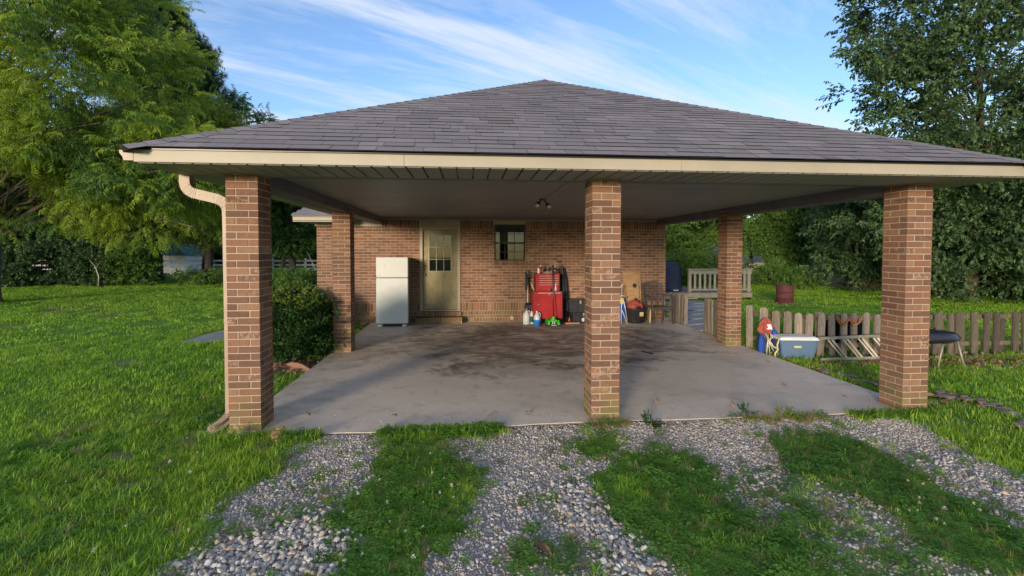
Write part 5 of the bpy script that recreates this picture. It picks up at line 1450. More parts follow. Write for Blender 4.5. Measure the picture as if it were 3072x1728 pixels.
def twig_pine(L=.30, n=64):
    b = MB(); b.tube([(0, 0, 0), (L, 0, .03)], [.008, .004], 4, False)
    for i in range(n):
        u = .15 + .85 * random.random(); p = Vector((L * u, 0, .03 * u)); a = random.uniform(0, 6.28)
        d = Vector((.75, math.cos(a), math.sin(a))).normalized(); s_ = d.cross(Vector((0, 0, 1))).normalized() * .006
        q = p + d * random.uniform(.10, .17); b.add([p - s_, p + s_, q], [(0, 1, 2)])
    return b
def srcs(fn, m, k=4, nm='twig', **kw): return [source(nm, fn(**kw), m) for _ in range(k)]
S_pecan = srcs(twig_pecan, 'leaf_pecan', 5)
S_pecan = S_pecan + srcs(twig_pecan, 'leaf_mid', 4)
S_pecan_far = srcs(twig_pecan, 'leaf_mid', 4, L=.6, n=12, ll=.20, lw=.06)
S_mid = srcs(twig_broad, 'leaf_mid', 4, L=.45, n=12, ll=.15, lw=.085)
S_lime = srcs(twig_broad, 'leaf_lime', 3, L=.4, n=10, ll=.13, lw=.07)
S_dark = srcs(twig_broad, 'leaf_dark', 5, L=.36, n=11, ll=.115, lw=.066)
S_darkfar = srcs(twig_broad, 'leaf_dark', 4, L=.5, n=12, ll=.17, lw=.10)
S_pine = srcs(twig_pine, 'leaf_pine', 4)
S_bush = srcs(twig_broad, 'leaf_bush', 5, L=.10, n=12, ll=.036, lw=.020, drop=.15)
S_bushl = srcs(twig_broad, 'leaf_lime', 3, L=.10, n=12, ll=.036, lw=.020, drop=.15)

def crown_points(blobs, n, clump=.5, per=26, shell=.5, droop=0.1, squash=.75, hole=0.0):
    vol = np.array([b[3] * b[4] * b[5] for b in blobs]) ** .72; vol = vol / vol.sum()
    P = []; Rr = []
    ncl = max(6, int(n / per))
    for bi, (cx, cy, cz, rx, ry, rz) in enumerate(blobs):
        k = max(3, int(ncl * vol[bi]))
        d = rng.normal(size=(k, 3)); d /= np.linalg.norm(d, axis=1)[:, None]
        r = (shell + (1 - shell) * rng.random(k) ** .6) * (1 + .22 * (rng.random(k) - .4))
        c = d * r[:, None] * np.array([rx, ry, rz]) + np.array([cx, cy, cz])
        for i in range(k):
            m = rng.poisson(per * rng.uniform(.5, 1.4))
            cr = clump * rng.uniform(.6, 1.3)
            o = rng.normal(size=(m, 3)); o /= np.linalg.norm(o, axis=1)[:, None] + 1e-9
            o = o * (rng.random(m) ** .45)[:, None] * cr
            o[:, 2] *= squash
            q = c[i] + o
            out = o / (cr + 1e-6) + d[i] * .7 + rng.normal(size=(m, 3)) * .3
            P.append(q); Rr.append(out)
    P = np.concatenate(P); D = np.concatenate(Rr); D[:, 2] -= droop
    D /= np.linalg.norm(D, axis=1)[:, None]
    yaw = np.arctan2(D[:, 1], D[:, 0]); pitch = -np.arcsin(np.clip(D[:, 2], -1, 1))
    rot = np.stack([rng.uniform(-.6, .6, len(P)), pitch, yaw], -1)
    return P, rot
def tree(name, label, cat, base, r0, blobs, n, S, fork=.35, lean=(0, 0), bark='bark', group=None, clump=.5, per=26, shell=.5, droop=.15, squash=.75, sc=(.8, 1.25), limbs=7, zmin=None, top=None):
    t = thing(name, label, cat, base, 0, group)
    B = Vector(base)
    zt = max(b[2] + b[5] * .7 for b in blobs) - base[2] if top is None else top
    cx = sum(b[0] for b in blobs) / len(blobs) - base[0]; cy = sum(b[1] for b in blobs) / len(blobs) - base[1]
    def tp(u): return Vector((lean[0] * u + cx * u * u * .5, lean[1] * u + cy * u * u * .5, zt * u)) + Vector((.15 * math.sin(u * 5), .12 * math.cos(u * 4) - .12, 0)) * r0 * 4
    m = MB(); us = [0, .015, .05, .15, .3, .45, .6, .75, .9, 1.0]
    m.tube([tp(u) - Vector((0, 0, .1 if u == 0 else 0)) for u in us], [r0 * 1.5, r0 * 1.2, r0 * 1.02, r0 * .92, r0 * .78, r0 * .62, r0 * .45, r0 * .28, r0 * .14, r0 * .04], 10)
    m.build('trunk', bark, t, True)
    lm = MB()
    for (bx, by, bz, rx, ry, rz) in blobs:
        for k in range(limbs):
            e = Vector((bx - base[0] + rx * random.uniform(-.8, .8), by - base[1] + ry * random.uniform(-.8, .8), bz - base[2] + rz * random.uniform(-.75, .8)))
            u0 = min(.92, max(.12, (e.z / zt) * random.uniform(.35, .8) if zt > 0 else .3)); s0 = tp(max(u0, min(fork, .4) * .6))
            mid = s0.lerp(e, .5) + Vector((0, 0, (e - s0).length * .10)) + rv(.12)
            rr = r0 * random.uniform(.16, .34) * (1 - u0 * .5)
            lm.tube([s0, s0.lerp(mid, .5) + rv(.05), mid, mid.lerp(e, .5) + rv(.08), e], [rr, rr * .8, rr * .6, rr * .4, rr * .12], 6, False)
            for q in range(3):
                a_ = mid.lerp(e, random.uniform(-.3, .8)); c_ = a_ + rv(.35) * max(rx, 1) * .5; lm.tube([a_, a_.lerp(c_, .5) + rv(.05), c_], [rr * .35, rr * .2, rr * .06], 4, False)
    lm.build('branches', bark, t, True, fix=False)
    P, rot = crown_points(blobs, n, clump, per, shell, droop, squash)
    keep = np.ones(len(P), bool)
    if zmin is not None: keep &= P[:, 2] > zmin
    keep &= P[:, 2] > GZ + .05
    P, rot = P[keep], rot[keep]
    ix = rng.integers(0, len(S), len(P))
    if S is S_pecan:
        g = (fbm(P[:, 0] + P[:, 2] * .7, P[:, 1] - P[:, 2] * .9, .55, 77) + rng.normal(0, .06, len(P))) > .43
        ix = np.where(g, rng.integers(0, 5, len(P)), rng.integers(5, 9, len(P)))
    P = P - np.array(base)
    instancer('crown', P, rot, rng.uniform(sc[0], sc[1], len(P)), ix, S, t)
    return t

def rots_w(n, r_): return np.stack([r_.normal(0, .5, n), r_.normal(0, .5, n), r_.uniform(0, 6.28, n)], -1)
# left side
tree('pecan_tree', 'big spreading yellow-green tree filling the left side of the picture', 'tree', (-13.6, 12.2, GZ), .34,
     [(-13.0, 12.2, 8.6, 5.6, 4.6, 4.6), (-9.3, 11.2, 6.6, 3.2, 2.8, 2.9), (-7.4, 11.0, 4.3, 2.0, 2.0, 1.6), (-7.4, 11.5, 3.3, 2.1, 1.8, 1.2), (-9.6, 11.4, 3.6, 1.9, 1.6, 1.2), (-12.5, 10.6, 4.4, 3.4, 2.2, 1.9), (-16.5, 12, 6, 3.5, 3, 3.5), (-10.4, 11.4, 9.4, 2.0, 2.0, 1.6)],
     19500, S_pecan, clump=.56, per=34, shell=.5, droop=.05, squash=.62, sc=(.85, 1.4), limbs=8, fork=.3, lean=(.8, -.6))
tree('pine_tree', 'tall dark pine rising behind the big yellow-green tree', 'tree', (-16.0, 24.5, GZ), .36,
     [(-17.0, 24.4, 14.6, 2.4, 2.6, 3.0), (-15.4, 24.0, 12.2, 2.6, 2.6, 1.4), (-14.4, 24.0, 10.3, 2.8, 2.5, 1.0), (-14.6, 24.0, 8.6, 2.4, 2.2, .8), (-16.5, 24.2, 7.2, 3.6, 2.6, 1.2), (-17, 24, 17, 1.6, 1.6, 2)],
     9500, S_pine, clump=.66, per=40, shell=.6, droop=-.5, squash=.8, sc=(1.5, 2.4), bark='bark_dark', limbs=6)
for k, (x, y, h, r_, lab) in enumerate([(-12.6, 27.0, 11.6, 1.3, 'slender light-crowned tree, tallest of the three beyond the left roof end'), (-11.3, 27.6, 10.9, 1.1, 'slender tree between its two neighbours beyond the left roof end'), (-9.7, 27.0, 9.6, 1.0, 'smallest slender tree nearest the roof slope on the left')]):
    tree('slender_tree', lab, 'tree', (x, y, GZ), .14, [(x, y, h - 2.2, r_ * .8, r_ * .8, 2.2), (x, y, h - 5, r_ * 1.3, r_ * 1.3, 2.6), (x + .3, y, h - 1, r_ * .4, r_ * .4, 1.0)], 2200, S_pecan_far, clump=.45, per=14, shell=.25, sc=(.6, 1.0), limbs=4, group='slender trees behind the roof')
bgL = [(-11.4, 21.4, 5.3, 2.3, 'bright green rounded tree stepping down towards the roof corner'), (-23, 22, 4.2, 3.5, 'dark broadleaf tree at the far left behind the big tree'), (-18, 23.5, 4.8, 3.2, 'dark rounded tree left of the pine'), (-13.2, 24.5, 5.4, 2.6, 'bushy tree just right of the pine trunk'), (-8.6, 25.5, 4.6, 2.4, 'bushy tree behind the near left brick column'), (-5.0, 26.5, 4.9, 2.8, 'leafy tree seen between the two left brick columns'), (-27, 20, 5, 4, 'dark tree beyond the left edge of the lawn')]
for x, y, zc, r_, lab in bgL:
    tree('broadleaf_tree', lab, 'tree', (x, y, GZ), .2, [(x, y, zc, r_, r_ * .85, zc * .62), ] + ([(x + .5, y - .6, zc * .6, r_ * .8, r_ * .7, zc * .30)] if x < -16 else []) + [(x, y, zc * 1.5, r_ * .7, r_ * .7, 1.6)], 2800, S_lime if y < 21.5 else (S_mid if x > -16 else S_darkfar), clump=.6, per=24, shell=.5, sc=(.9, 1.3), limbs=5, group='trees behind the left lawn', bark='bark_dark')
# the far woods that close the view
r2 = np.random.default_rng(5); P = []
for (x0, x1, y0, y1, n_) in ((-70, -8, 46, 52, 5200), (-9, 8, 50, 56, 1500), (24, 80, 56, 62, 3000), (-60, -34, 18, 46, 2600), (34, 48, 8, 40, 2600)):
    u = r2.random(n_); x = x0 + (x1 - x0) * r2.random(n_); y = y0 + (y1 - y0) * r2.random(n_)
    hh = 5.5 + 5 * fbm(x, y, .16, 70); z = hh * u ** .8
    P.append(np.stack([x, y, GZ + slope(x, y) + z], -1))
P = np.concatenate(P)
wd = instancer('distant_woods', P, rots_w(len(P), r2), r2.uniform(3.0, 5.5, len(P)), r2.integers(0, 4, len(P)), S_darkfar, None, 'stuff')
tag(wd, 'distant line of dark green woods closing the view behind the lawns', 'woods', kind='stuff')
# undergrowth along the edge of the lawn
for k, (x, y, r_, h, S, lab) in enumerate([(-22.0, 20.6, 2.0, 1.8, S_darkfar, 'dark shrub at the far left lawn edge'), (-18.8, 20.4, 1.9, 2.0, S_darkfar, 'tall dark shrub on the left lawn edge'), (-15.9, 20.6, 1.7, 1.9, S_darkfar, 'dark shrub behind the bare sapling'), (-14.4, 20.3, 1.0, 1.9, S_mid, 'bright green shrub left of the white fence gap'),
                                       (-11.2, 20.4, 1.3, .62, S_mid, 'low hedge shrub below the white fence'), (-9.2, 20.4, 1.3, .55, S_mid, 'low hedge shrub left of the near brick column'), (-7.3, 20.2, 1.2, .55, S_mid, 'low shrub behind the near brick column'), (-5.4, 19.0, 1.2, .62, S_mid, 'low round shrub seen between the left columns')]):
    t = thing('shrub', lab, 'shrub', (x, y, GZ), 0, 'shrubs along the left lawn edge')
    m = MB()
    for q in range(7): m.tube([(0, 0, 0), (random.uniform(-.4, .4) * r_, random.uniform(-.3, .3), h * .5), (random.uniform(-.8, .8) * r_, random.uniform(-.5, .5), h * .95)], [.03, .02, .008], 5)
    m.build('stems', 'bark_dark', t, True)
    P, rot = crown_points([(0, 0, h * .5, r_, r_ * .6, h * .52)], int(420 * r_ * max(h, .8)), .35, 16, .4, .0, .8)
    P = P[P[:, 2] > .02]; rot = rot[:len(P)]
    instancer('foliage', P, rot, rng.uniform(.6, 1.0, len(P)), rng.integers(0, len(S), len(P)), S, t)
t = thing('sapling', 'bare leaning sapling at the left lawn edge', 'sapling', (-15.2, 19.2, GZ))
MB().tube([(0, 0, 0), (.03, 0, .5), (-.1, 0, .95), (-.35, 0, 1.3)], [.035, .03, .022, .01], 6).build('stem', 'alu', t, True)
MB().tube([(-.08, 0, .9), (.12, 0, 1.25)], [.015, .006], 5).build('branch', 'alu', t, True)
t = thing('leaning_limb', 'pale leaning dead limb in front of the distant white fence', 'branch', (-5.2, 20.0, GZ))
MB().tube([(0, 0, 0), (-.25, 0, .8), (-.65, 0, 1.7)], [.04, .03, .015], 6).build('limb', 'alu', t, True)
t = thing('twiggy_shrub', 'thin upright bare stems beside the near left column', 'shrub', (-5.4, 13.5, GZ))
m = MB()
for q in range(12):
    a = random.uniform(-.35, .35); m.tube([(a * .3, 0, 0), (a * .7, random.uniform(-.1, .1), .5), (a * 1.3, random.uniform(-.2, .2), random.uniform(.9, 1.3))], [.010, .008, .003], 5)
m.build('stems', 'bark_dark', t, True)

# right side
tree('pear_tree', 'large dark-leaved tree towering at the right edge', 'tree', (20.6, 11.0, GZ), .22,
     [(18.6, 8.6, 7.2, 3.9, 3.2, 4.0), (19.6, 8.4, 3.4, 2.8, 1.4, 2.2), (21.5, 9.2, 1.6, 2.8, 1.4, 1.5), (15.3, 8.3, 5.2, 1.7, 1.6, 1.4), (14.3, 8.0, 7.5, 1.3, .9, .7), (13.6, 7.9, 4.55, 1.1, .8, .5), (15.2, 8.2, 6.6, .8, .8, 1.1), (18.9, 9.6, 2.5, 3.6, 2.2, 2.0), (17.0, 8.8, 9.6, 3.0, 2.4, 2.2), (22, 9.5, 5, 3, 2.6, 4.5)],
     15500, S_dark, clump=.46, per=26, shell=.42, droop=-.1, sc=(.85, 1.3), limbs=8, zmin=.15)
tree('dark_leafy_tree', 'dense dark-leaved tree just left of the near right column', 'tree', (19.3, 14.6, GZ), .22,
     [(19.2, 14.4, 2.9, 1.9, 1.8, 2.2), (18.5, 13.9, 1.5, 1.1, 1.0, 1.2), (20.0, 14.2, 4.6, 1.9, 1.6, 1.5)], 4800, S_dark, clump=.45, per=24, shell=.45, sc=(.9, 1.35), limbs=7, zmin=.1)
for k, (x, y, zc, r_, S, lab) in enumerate([(13.3, 21.5, 3.9, 3.0, S_mid, 'bright green tree seen above the covered grill'), (17.3, 24.5, 4.3, 2.7, S_mid, 'bright green tree right of the far right brick column'), (21.5, 26.0, 4.6, 2.9, S_mid, 'green tree behind the grey-roofed neighbour gap'),
                                        (26.0, 22.5, 4.4, 3.2, S_darkfar, 'dark tree beyond the near right column'), (9.0, 24.5, 4.2, 3.2, S_mid, 'tree behind the right corner of the house'), (29, 16, 4.5, 3.5, S_darkfar, 'dark tree past the right edge of the lawn'), (20.8, 21.3, 2.2, 1.5, S_mid, 'small green tree in front of the grey-roofed neighbour house')]):
    tree('broadleaf_tree', lab, 'tree', (x, y, GZ + float(slope(x, y))), .18, [(x, y, zc + .5, r_, r_ * .8, min(2.4, zc * .9)), (x + .3, y - .8, zc + 1.6, r_ * .8, r_ * .7, min(1.6, zc * .6))] + ([(x - .4, y - .9, 1.5, r_ * .9, r_ * .6, 1.3)] if k in (0, 3, 4, 5) else ([(19.0, 22.4, 2.5, 1.4, 1.0, .7), (16.2, 22.8, 2.4, 1.1, .9, .6)] if k == 1 else [])),
         3600, S, clump=.55, per=24, shell=.45, sc=(.8, 1.2), limbs=6, group='trees behind the back lawn')
for k, (x, y, r_, h, S, lab) in enumerate([(12.9, 17.8, 1.3, 1.5, S_mid, 'shrub behind the slatted deck railing'), (15.3, 19.3, 1.7, 1.25, S_darkfar, 'broad low shrub at the edge of the back lawn'), (17.9, 17.8, 1.1, .9, S_mid, 'small shrub in front of the board fence'),
                                       (17.6, 15.9, .8, .75, S_mid, 'low shrub at the foot of the dark leafy tree'), (21.0, 12.6, 2.0, 1.7, S_dark, 'dark hedge shrub seen right of the near right column'), (23.4, 11.2, 2.0, 2.0, S_dark, 'dark hedge shrub at the right edge')]):
    t = thing('shrub', lab, 'shrub', (x, y, GZ), 0, 'shrubs around the back lawn')
    m = MB()
    for q in range(7): m.tube([(0, 0, 0), (random.uniform(-.4, .4) * r_, random.uniform(-.3, .3), h * .5), (random.uniform(-.8, .8) * r_, random.uniform(-.5, .5), h * .95)], [.03, .02, .008], 5)
    m.build('stems', 'bark_dark', t, True)
    P, rot = crown_points([(0, 0, h * .5, r_, r_ * .7, h * .52)], int(520 * r_ * h), .35, 16, .4, .0, .8)
    P = P[P[:, 2] > .02]; rot = rot[:len(P)]
    instancer('foliage', P, rot, rng.uniform(.6, 1.0, len(P)), rng.integers(0, len(S), len(P)), S, t)

# the clipped bush by the far left column
t = thing('bush', 'rounded glossy green bush between the two left brick columns', 'bush', (-.55, 3.35, GZ))
m = MB()
for q in range(14):
    a = random.uniform(0, 6.28); m.tube([(0, 0, 0), (.3 * math.cos(a), .3 * math.sin(a), .4), (.55 * math.cos(a), .5 * math.sin(a), random.uniform(.7, 1.0))], [.015, .010, .004], 5)
m.build('stems', 'bark_dark', t, True)
P, rot = crown_points([(.04, 0, .56, .72, .62, .52), (.02, -.05, .80, .46, .44, .32), (-.1, .1, .3, .62, .55, .28)], 4600, .13, 16, .55, -.35, .9)
ok_ = (P[:, 2] > .06) & ((P[:, 0] + -.55 < -.02) | ((P[:, 2] > .2) & (P[:, 1] < -.1))); P, rot = P[ok_], rot[ok_]
lime = (P[:, 2] > .86) & (fbm(P[:, 0], P[:, 1], 4, 9) > .40)
ix = rng.integers(0, 5, len(P)); ix = np.where(lime & (rng.random(len(P)) < .55), rng.integers(5, 8, len(P)), ix)
instancer('foliage', P, rot, rng.uniform(.8, 1.3, len(P)), ix, S_bush + S_bushl, t)
t = thing('bush', 'paler flat-topped hedge bush behind the glossy green bush', 'bush', (-1.6, 5.6, GZ))
m = MB()
for q in range(9):
    a = random.uniform(0, 6.28); m.tube([(0, 0, 0), (.3 * math.cos(a), .3 * math.sin(a), .4), (.6 * math.cos(a), .4 * math.sin(a), .8)], [.015, .010, .004], 5)
m.build('stems', 'bark_dark', t, True)
P, rot = crown_points([(0, 0, .45, .85, .6, .48)], 2600, .15, 16, .55, -.2, .9); ok_ = P[:, 2] > .03; P, rot = P[ok_], rot[ok_]
instancer('foliage', P, rot, rng.uniform(1.0, 1.5, len(P)), rng.integers(3, 8, len(P)), S_bush + S_bushl, t)
def smallplant(label, loc, r_, h, n, S, nm='weed_clump', cat='plant', sc=(.8, 1.2), group=None):
    t = thing(nm, label, cat, loc, 0, group)
    m = MB()
    for q in range(5): m.tube([(0, 0, 0), (random.uniform(-.5, .5) * r_, random.uniform(-.4, .4) * r_, h * .8)], [.004, .002], 4)
    m.build('stems', 'bark_dark', t)
    P, rot = crown_points([(0, 0, h * .5, r_, r_ * .7, h * .5)], n, .06, 10, .3, -.3, .8); P[:, 2] = np.maximum(P[:, 2], .008)
    instancer('foliage', P, rot, rng.uniform(*sc, len(P)), rng.integers(0, len(S), len(P)), S, t)
smallplant('leafy ground-cover plant in the bed left of the refrigerator', (-.22, 6.05, GZ), .20, .16, 60, S_bush, 'ground_cover_plant', sc=(1.2, 1.8))
smallplant('bushy clover weed at the slab edge right of the middle column', (4.12, -.12, GZ + .03), .08, .08, 60, S_bush, sc=(.45, .7))
smallplant('sprawling weed at the slab edge towards the right column', (5.55, -.08, GZ + .03), .14, .08, 40, S_bushl, sc=(.4, .65))
smallplant('thin upright weed on the slab edge', (5.12, -.06, GZ + .03), .05, .15, 14, S_bush, sc=(.4, .6))

# ------------------------------------------------------------------ grass, clover, gravel
def blade(b, x, y, h, w, lean, az, z0=0.0, seg=3):
    dx, dy = math.cos(az), math.sin(az); sx, sy = -dy * w * .5, dx * w * .5; V = []
    for i in range(seg):
        u = i / seg; l = lean * u * u * h; zz_ = h * (u - .28 * lean * u * u); k = 1 - .55 * u
        V += [(x + dx * l - sx * k, y + dy * l - sy * k, z0 + zz_), (x + dx * l + sx * k, y + dy * l + sy * k, z0 + zz_)]
    V.append((x + dx * lean * h, y + dy * lean * h, z0 + h * (1 - .28 * lean)))
    F = [(2 * i, 2 * i + 1, 2 * i + 3, 2 * i + 2) for i in range(seg - 1)] + [(2 * seg - 2, 2 * seg - 1, 2 * seg)]
    b.add(V, F)
def tuft(n, r_, h0, h1, w, m, lean=(.2, 1.1), seg=3):
    b = MB()
    for _ in range(n):
        a = random.uniform(0, 6.28); q = r_ * math.sqrt(random.random()); blade(b, q * math.cos(a), q * math.sin(a), random.uniform(h0, h1), w * random.uniform(.7, 1.2), random.uniform(*lean), random.uniform(0, 6.28), -.01, seg)
    return source('grass_tuft', b, m)
def clover_src(n, r_):
    b = MB()
    for _ in range(n):
        a = random.uniform(0, 6.28); q = r_ * math.sqrt(random.random()); x, y = q * math.cos(a), q * math.sin(a); h = random.uniform(.02, .06)
        c = Vector((x, y, h)); a0 = random.uniform(0, 2)
        for k in range(3):
            t_ = a0 + k * 2.09; d = Vector((math.cos(t_), math.sin(t_), random.uniform(-.1, .3))); s_ = Vector((-d.y, d.x, 0)); L = random.uniform(.010, .016)
            b.add([c, c + d * L * .6 + s_ * L * .55, c + d * L * 1.1, c + d * L * .6 - s_ * L * .55], [(0, 1, 2, 3)])
    return source('clover_tuft', b, 'clover')
T_near = [tuft(34, .07, .035, .085, .0055, 'grass') for _ in range(4)] + [tuft(26, .07, .05, .12, .007, 'grass') for _ in range(2)]
T_mid = [tuft(46, .15, .04, .09, .010, 'grass', seg=2) for _ in range(4)]
T_far = [tuft(60, .36, .045, .10, .022, 'grass', seg=2) for _ in range(4)]
T_dry = [tuft(22, .05, .05, .13, .004, 'straw', (.3, 1.4)) for _ in range(3)]
T_clov = [clover_src(34, .07) for _ in range(4)]

def scatter(xmin, xmax, ymin, ymax, dens, seed):
    r_ = np.random.default_rng(seed); n = int((xmax - xmin) * (ymax - ymin) * dens)
    return r_.uniform(xmin, xmax, n), r_.uniform(ymin, ymax, n), r_
def lift(x, y): return .050 * np.exp(-np.maximum(0, -.12 - y) / .5) * ((x > .3) & (x < 7.3) & (y < .1))
def hgt(x, y): return lift(x, y) + GZ + slope(x, y) + (fbm(x, y, 1.7, 5) - .5) * 0.035 + (fbm(x, y, 9, 6) - .5) * 0.014
def off_slab(x, y, e=0.02):
    f = np.interp(x, [0, 0.6, 1.9, 3.2, 4.6, 7.24], [-0.10, -0.12, -0.11, -0.03, -0.03, -0.01])
    ins = (x > -e) & (x < 7.24 + e) & (y > f - .03) & (y < 7.0)
    h = (x > -1.3) & (x < 7.3) & (y > 6.62)
    pth = inpoly(x, y, [(-3.30, 4.85), (-2.7, 4.70), (-1.5, 6.4), (-1.4, 7.6), (-3.05, 6.6), (-3.25, 5.6)]) | inpoly(x, y, [(7.25, 6.25), (7.25, 4.75), (8.3, 6.4), (10.6, 9.8), (10.4, 11.2), (9.0, 11.2), (8.0, 8.2)])
    return ~(ins | h | pth)
def density(x, y):
    c = cover(x, y)
    p = np.where(c > .9, np.where(inpoly(x, y, DRIVE), .42 + .62 * fbm(x, y, 2.4, 12), .60 + .55 * fbm(x, y, 1.3, 12)), np.where(c > .2, .30 * (fbm(x, y, 4.5, 14) * 2.0), .012 + .08 * (fbm(x, y, 6, 15) > .62)))
    for bx, by, br in BARE: p = np.where(np.hypot(x - bx, y - by) < br * (.7 + .6 * fbm(x, y, 5, 2)), p * .22, p)
    inp = inpoly(x, y, DRIVE)
    edge = np.zeros(x.shape)
    return p
def lay(zone, seed):
    (x0, x1, y0, y1), dens, dmin, dmax = zone
    x, y, r_ = scatter(x0, x1, y0, y1, dens, seed)
    d = np.hypot(x - CAMP.x, y - CAMP.y)
    k = in_view(x, y) & (d >= dmin) & (d < dmax) & off_slab(x, y) & (r_.random(len(x)) < density(x, y))
    x, y = x[k], y[k]
    return x, y, hgt(x, y), r_
def rots(n, r_, t=.12): return np.stack([r_.normal(0, t, n), r_.normal(0, t, n), r_.uniform(0, 6.28, n)], -1)
SRC = T_near + T_dry + T_clov + T_mid + T_far
iN, iD, iC, iM, iF = 0, 6, 9, 13, 17
GP = []; GRr = []; GS = []; GI = []
JIT[0] = 0.095
def addg(x, y, z, s_, i_, r_):
    GP.append(np.stack([x, y, z], -1)); GRr.append(rots(len(x), r_)); GS.append(s_); GI.append(i_)
x, y, z, r_ = lay(((-5, 9, -3.2, 3.0), 520, 0, 6.2), 21)
inp = inpoly(x, y, DRIVE); kk = fbm(x, y, 1.6, 31); u = r_.random(len(x))
clv = (u < np.where(inp, .80, .14) * (kk > np.where(inp, .30, .48)))
dry = (~clv) & (u > np.where(inp, .90, .965) - .10 * (fbm(x, y, 3, 33) > .60))
i_ = np.where(clv, iC + r_.integers(0, 4, len(x)), np.where(dry, iD + r_.integers(0, 3, len(x)), iN + r_.integers(0, 6, len(x))))
patchy = np.where(inp, .30 + .55 * fbm(x, y, 3, 40), .50 + .55 * fbm(x, y, 1.8, 41))
addg(x, y, z, patchy * r_.uniform(.75, 1.25, len(x)), i_, r_)
x, y, z, r_ = lay(((-12, 16, -3, 10), 90, 6.2, 12.5), 22)
u = r_.random(len(x)); i_ = np.where(u > .975, iD + r_.integers(0, 3, len(x)), iM + r_.integers(0, 4, len(x)))
addg(x, y, z, r_.uniform(.6, 1.15, len(x)) * (.7 + .5 * fbm(x, y, 1.1, 43)), i_, r_)
x, y, z, r_ = lay(((-30, 30, 0, 30), 15, 12.5, 32), 23)
k = ~((x > 18) & (y > 26)); x, y, z = x[k], y[k], z[k]
addg(x, y, z, r_.uniform(.55, .95, len(x)) * (.75 + .5 * fbm(x, y, .5, 44)), iF + r_.integers(0, 4, len(x)), r_)
# weeds along the slab edge
xe = np.concatenate([rng.uniform(1.45, 2.6, 260), rng.uniform(5.0, 6.0, 60), rng.uniform(6.3, 7.3, 130), rng.uniform(.05, .9, 120), rng.uniform(3.4, 3.85, 40)])
ye = np.interp(xe, [0, 0.6, 1.9, 3.2, 4.6, 7.24], [-0.10, -0.12, -0.11, -0.03, -0.03, -0.01]) - np.abs(rng.normal(0, .07, len(xe))) - .02
dryk = ((xe > 5.0) & (xe < 6.1)) | ((xe > 3.3) & (xe < 4.0))
addg(xe, ye, hgt(xe, ye), rng.uniform(.6, 1.15, len(xe)), np.where(dryk & (rng.random(len(xe)) < .7), iD + rng.integers(0, 3, len(xe)), np.where(rng.random(len(xe)) < .5, iC + rng.integers(0, 4, len(xe)), iN + rng.integers(0, 6, len(xe)))), rng)
GP = np.concatenate(GP); GRr = np.concatenate(GRr); GS = np.concatenate(GS); GI = np.concatenate(GI)
lawn = instancer('grass', GP, GRr, GS, GI, SRC, None, 'stuff')
tag(lawn, 'green lawn grass and clover growing around the carport and in the drive', 'grass', kind='stuff')
print('grass instances', len(GP))

JIT[0] = 0.0
# a tuft of broad blades at the foot of the near left column
for k, (x, y, n_, h, lab) in enumerate([(.10, -.16, 70, .26, 'tuft of long green blades at the foot of the near left column'), (-.12, -.10, 30, .18, 'smaller grass tuft below the downspout outlet')]):
    b = MB()
    for _ in range(n_):
        a = random.uniform(0, 6.28); blade(b, random.gauss(0, .07), random.gauss(0, .035), random.uniform(.5, 1) * h, .012, random.uniform(.3, 1.2), a, 0, 4)
    o = b.build('grass_tuft', 'grass', None, fix=False); o.location = (x, y, GZ); tag(o, lab, 'grass tuft', 'grass tufts at the near left column')

# white clover flowers
b = MB()
for _ in range(26):
    a = random.uniform(0, 6.28); ph = random.uniform(-.3, 1.4); d = Vector((math.cos(a) * math.cos(ph), math.sin(a) * math.cos(ph), math.sin(ph))); c = Vector((0, 0, .06)); s_ = d.cross(Vector((0, 0, 1.01))).normalized() * .0022
    b.add([c + d * .004 - s_, c + d * .004 + s_, c + d * .0105], [(0, 1, 2)])
S_fl = [source('clover_flower', b, 'flower_white')]
x, y, r_ = scatter(-5, 8, -3, 3.5, 26, 51)
inp = inpoly(x, y, DRIVE); c_ = cover(x, y)
k = in_view(x, y) & off_slab(x, y) & (c_ > .9) & (r_.random(len(x)) < np.where(inp, .85, .22) * (fbm(x, y, 1.4, 52) > .48))
x, y = x[k], y[k]
fl = instancer('clover_flowers', np.stack([x, y, hgt(x, y) + r_.uniform(0, .02, len(x))], -1), rots(len(x), r_, .25), r_.uniform(.9, 1.6, len(x)), np.zeros(len(x), int), S_fl, None, 'stuff')
tag(fl, 'small white clover blossoms dotted through the grass', 'flowers', kind='stuff')

# gravel
ST = []
for k in range(7):
    bmm = bmesh.new(); bmesh.ops.create_icosphere(bmm, subdivisions=1 if k < 5 else 2, radius=1)
    sx, sy, sz = random.uniform(.8, 1.2), random.uniform(.6, .9), random.uniform(.42, .7)
    pl = [Vector((random.gauss(0, 1), random.gauss(0, 1), random.gauss(0, 1))).normalized() for _ in range(5)]
    for v in bmm.verts:
        v.co *= random.uniform(.86, 1.12)
        for p in pl:
            dd = v.co.dot(p) - .72
            if dd > 0: v.co -= p * dd
        v.co = Vector((v.co.x * sx, v.co.y * sy, v.co.z * sz))
    me = bpy.data.meshes.new('stone'); bmm.to_mesh(me); bmm.free(); me.materials.append(MT['stone']); ST.append(bpy.data.objects.new('stone', me))
gpX = []; gS = []; gR = []
JIT[0] = 0.045
def gravel(zone, dens, smin, smax, seed, mask, zoff=.35):
    x, y, r_ = scatter(*zone, dens, seed)
    k = in_view(x, y) & off_slab(x, y, .0) & mask(x, y, r_)
    x, y = x[k], y[k]; s_ = smin * (smax / smin) ** (r_.random(len(x)) ** 1.6)
    gpX.append(np.stack([x, y, hgt(x, y) + s_ * zoff * .5], -1)); gS.append(s_); gR.append(rots(len(x), r_, .35))
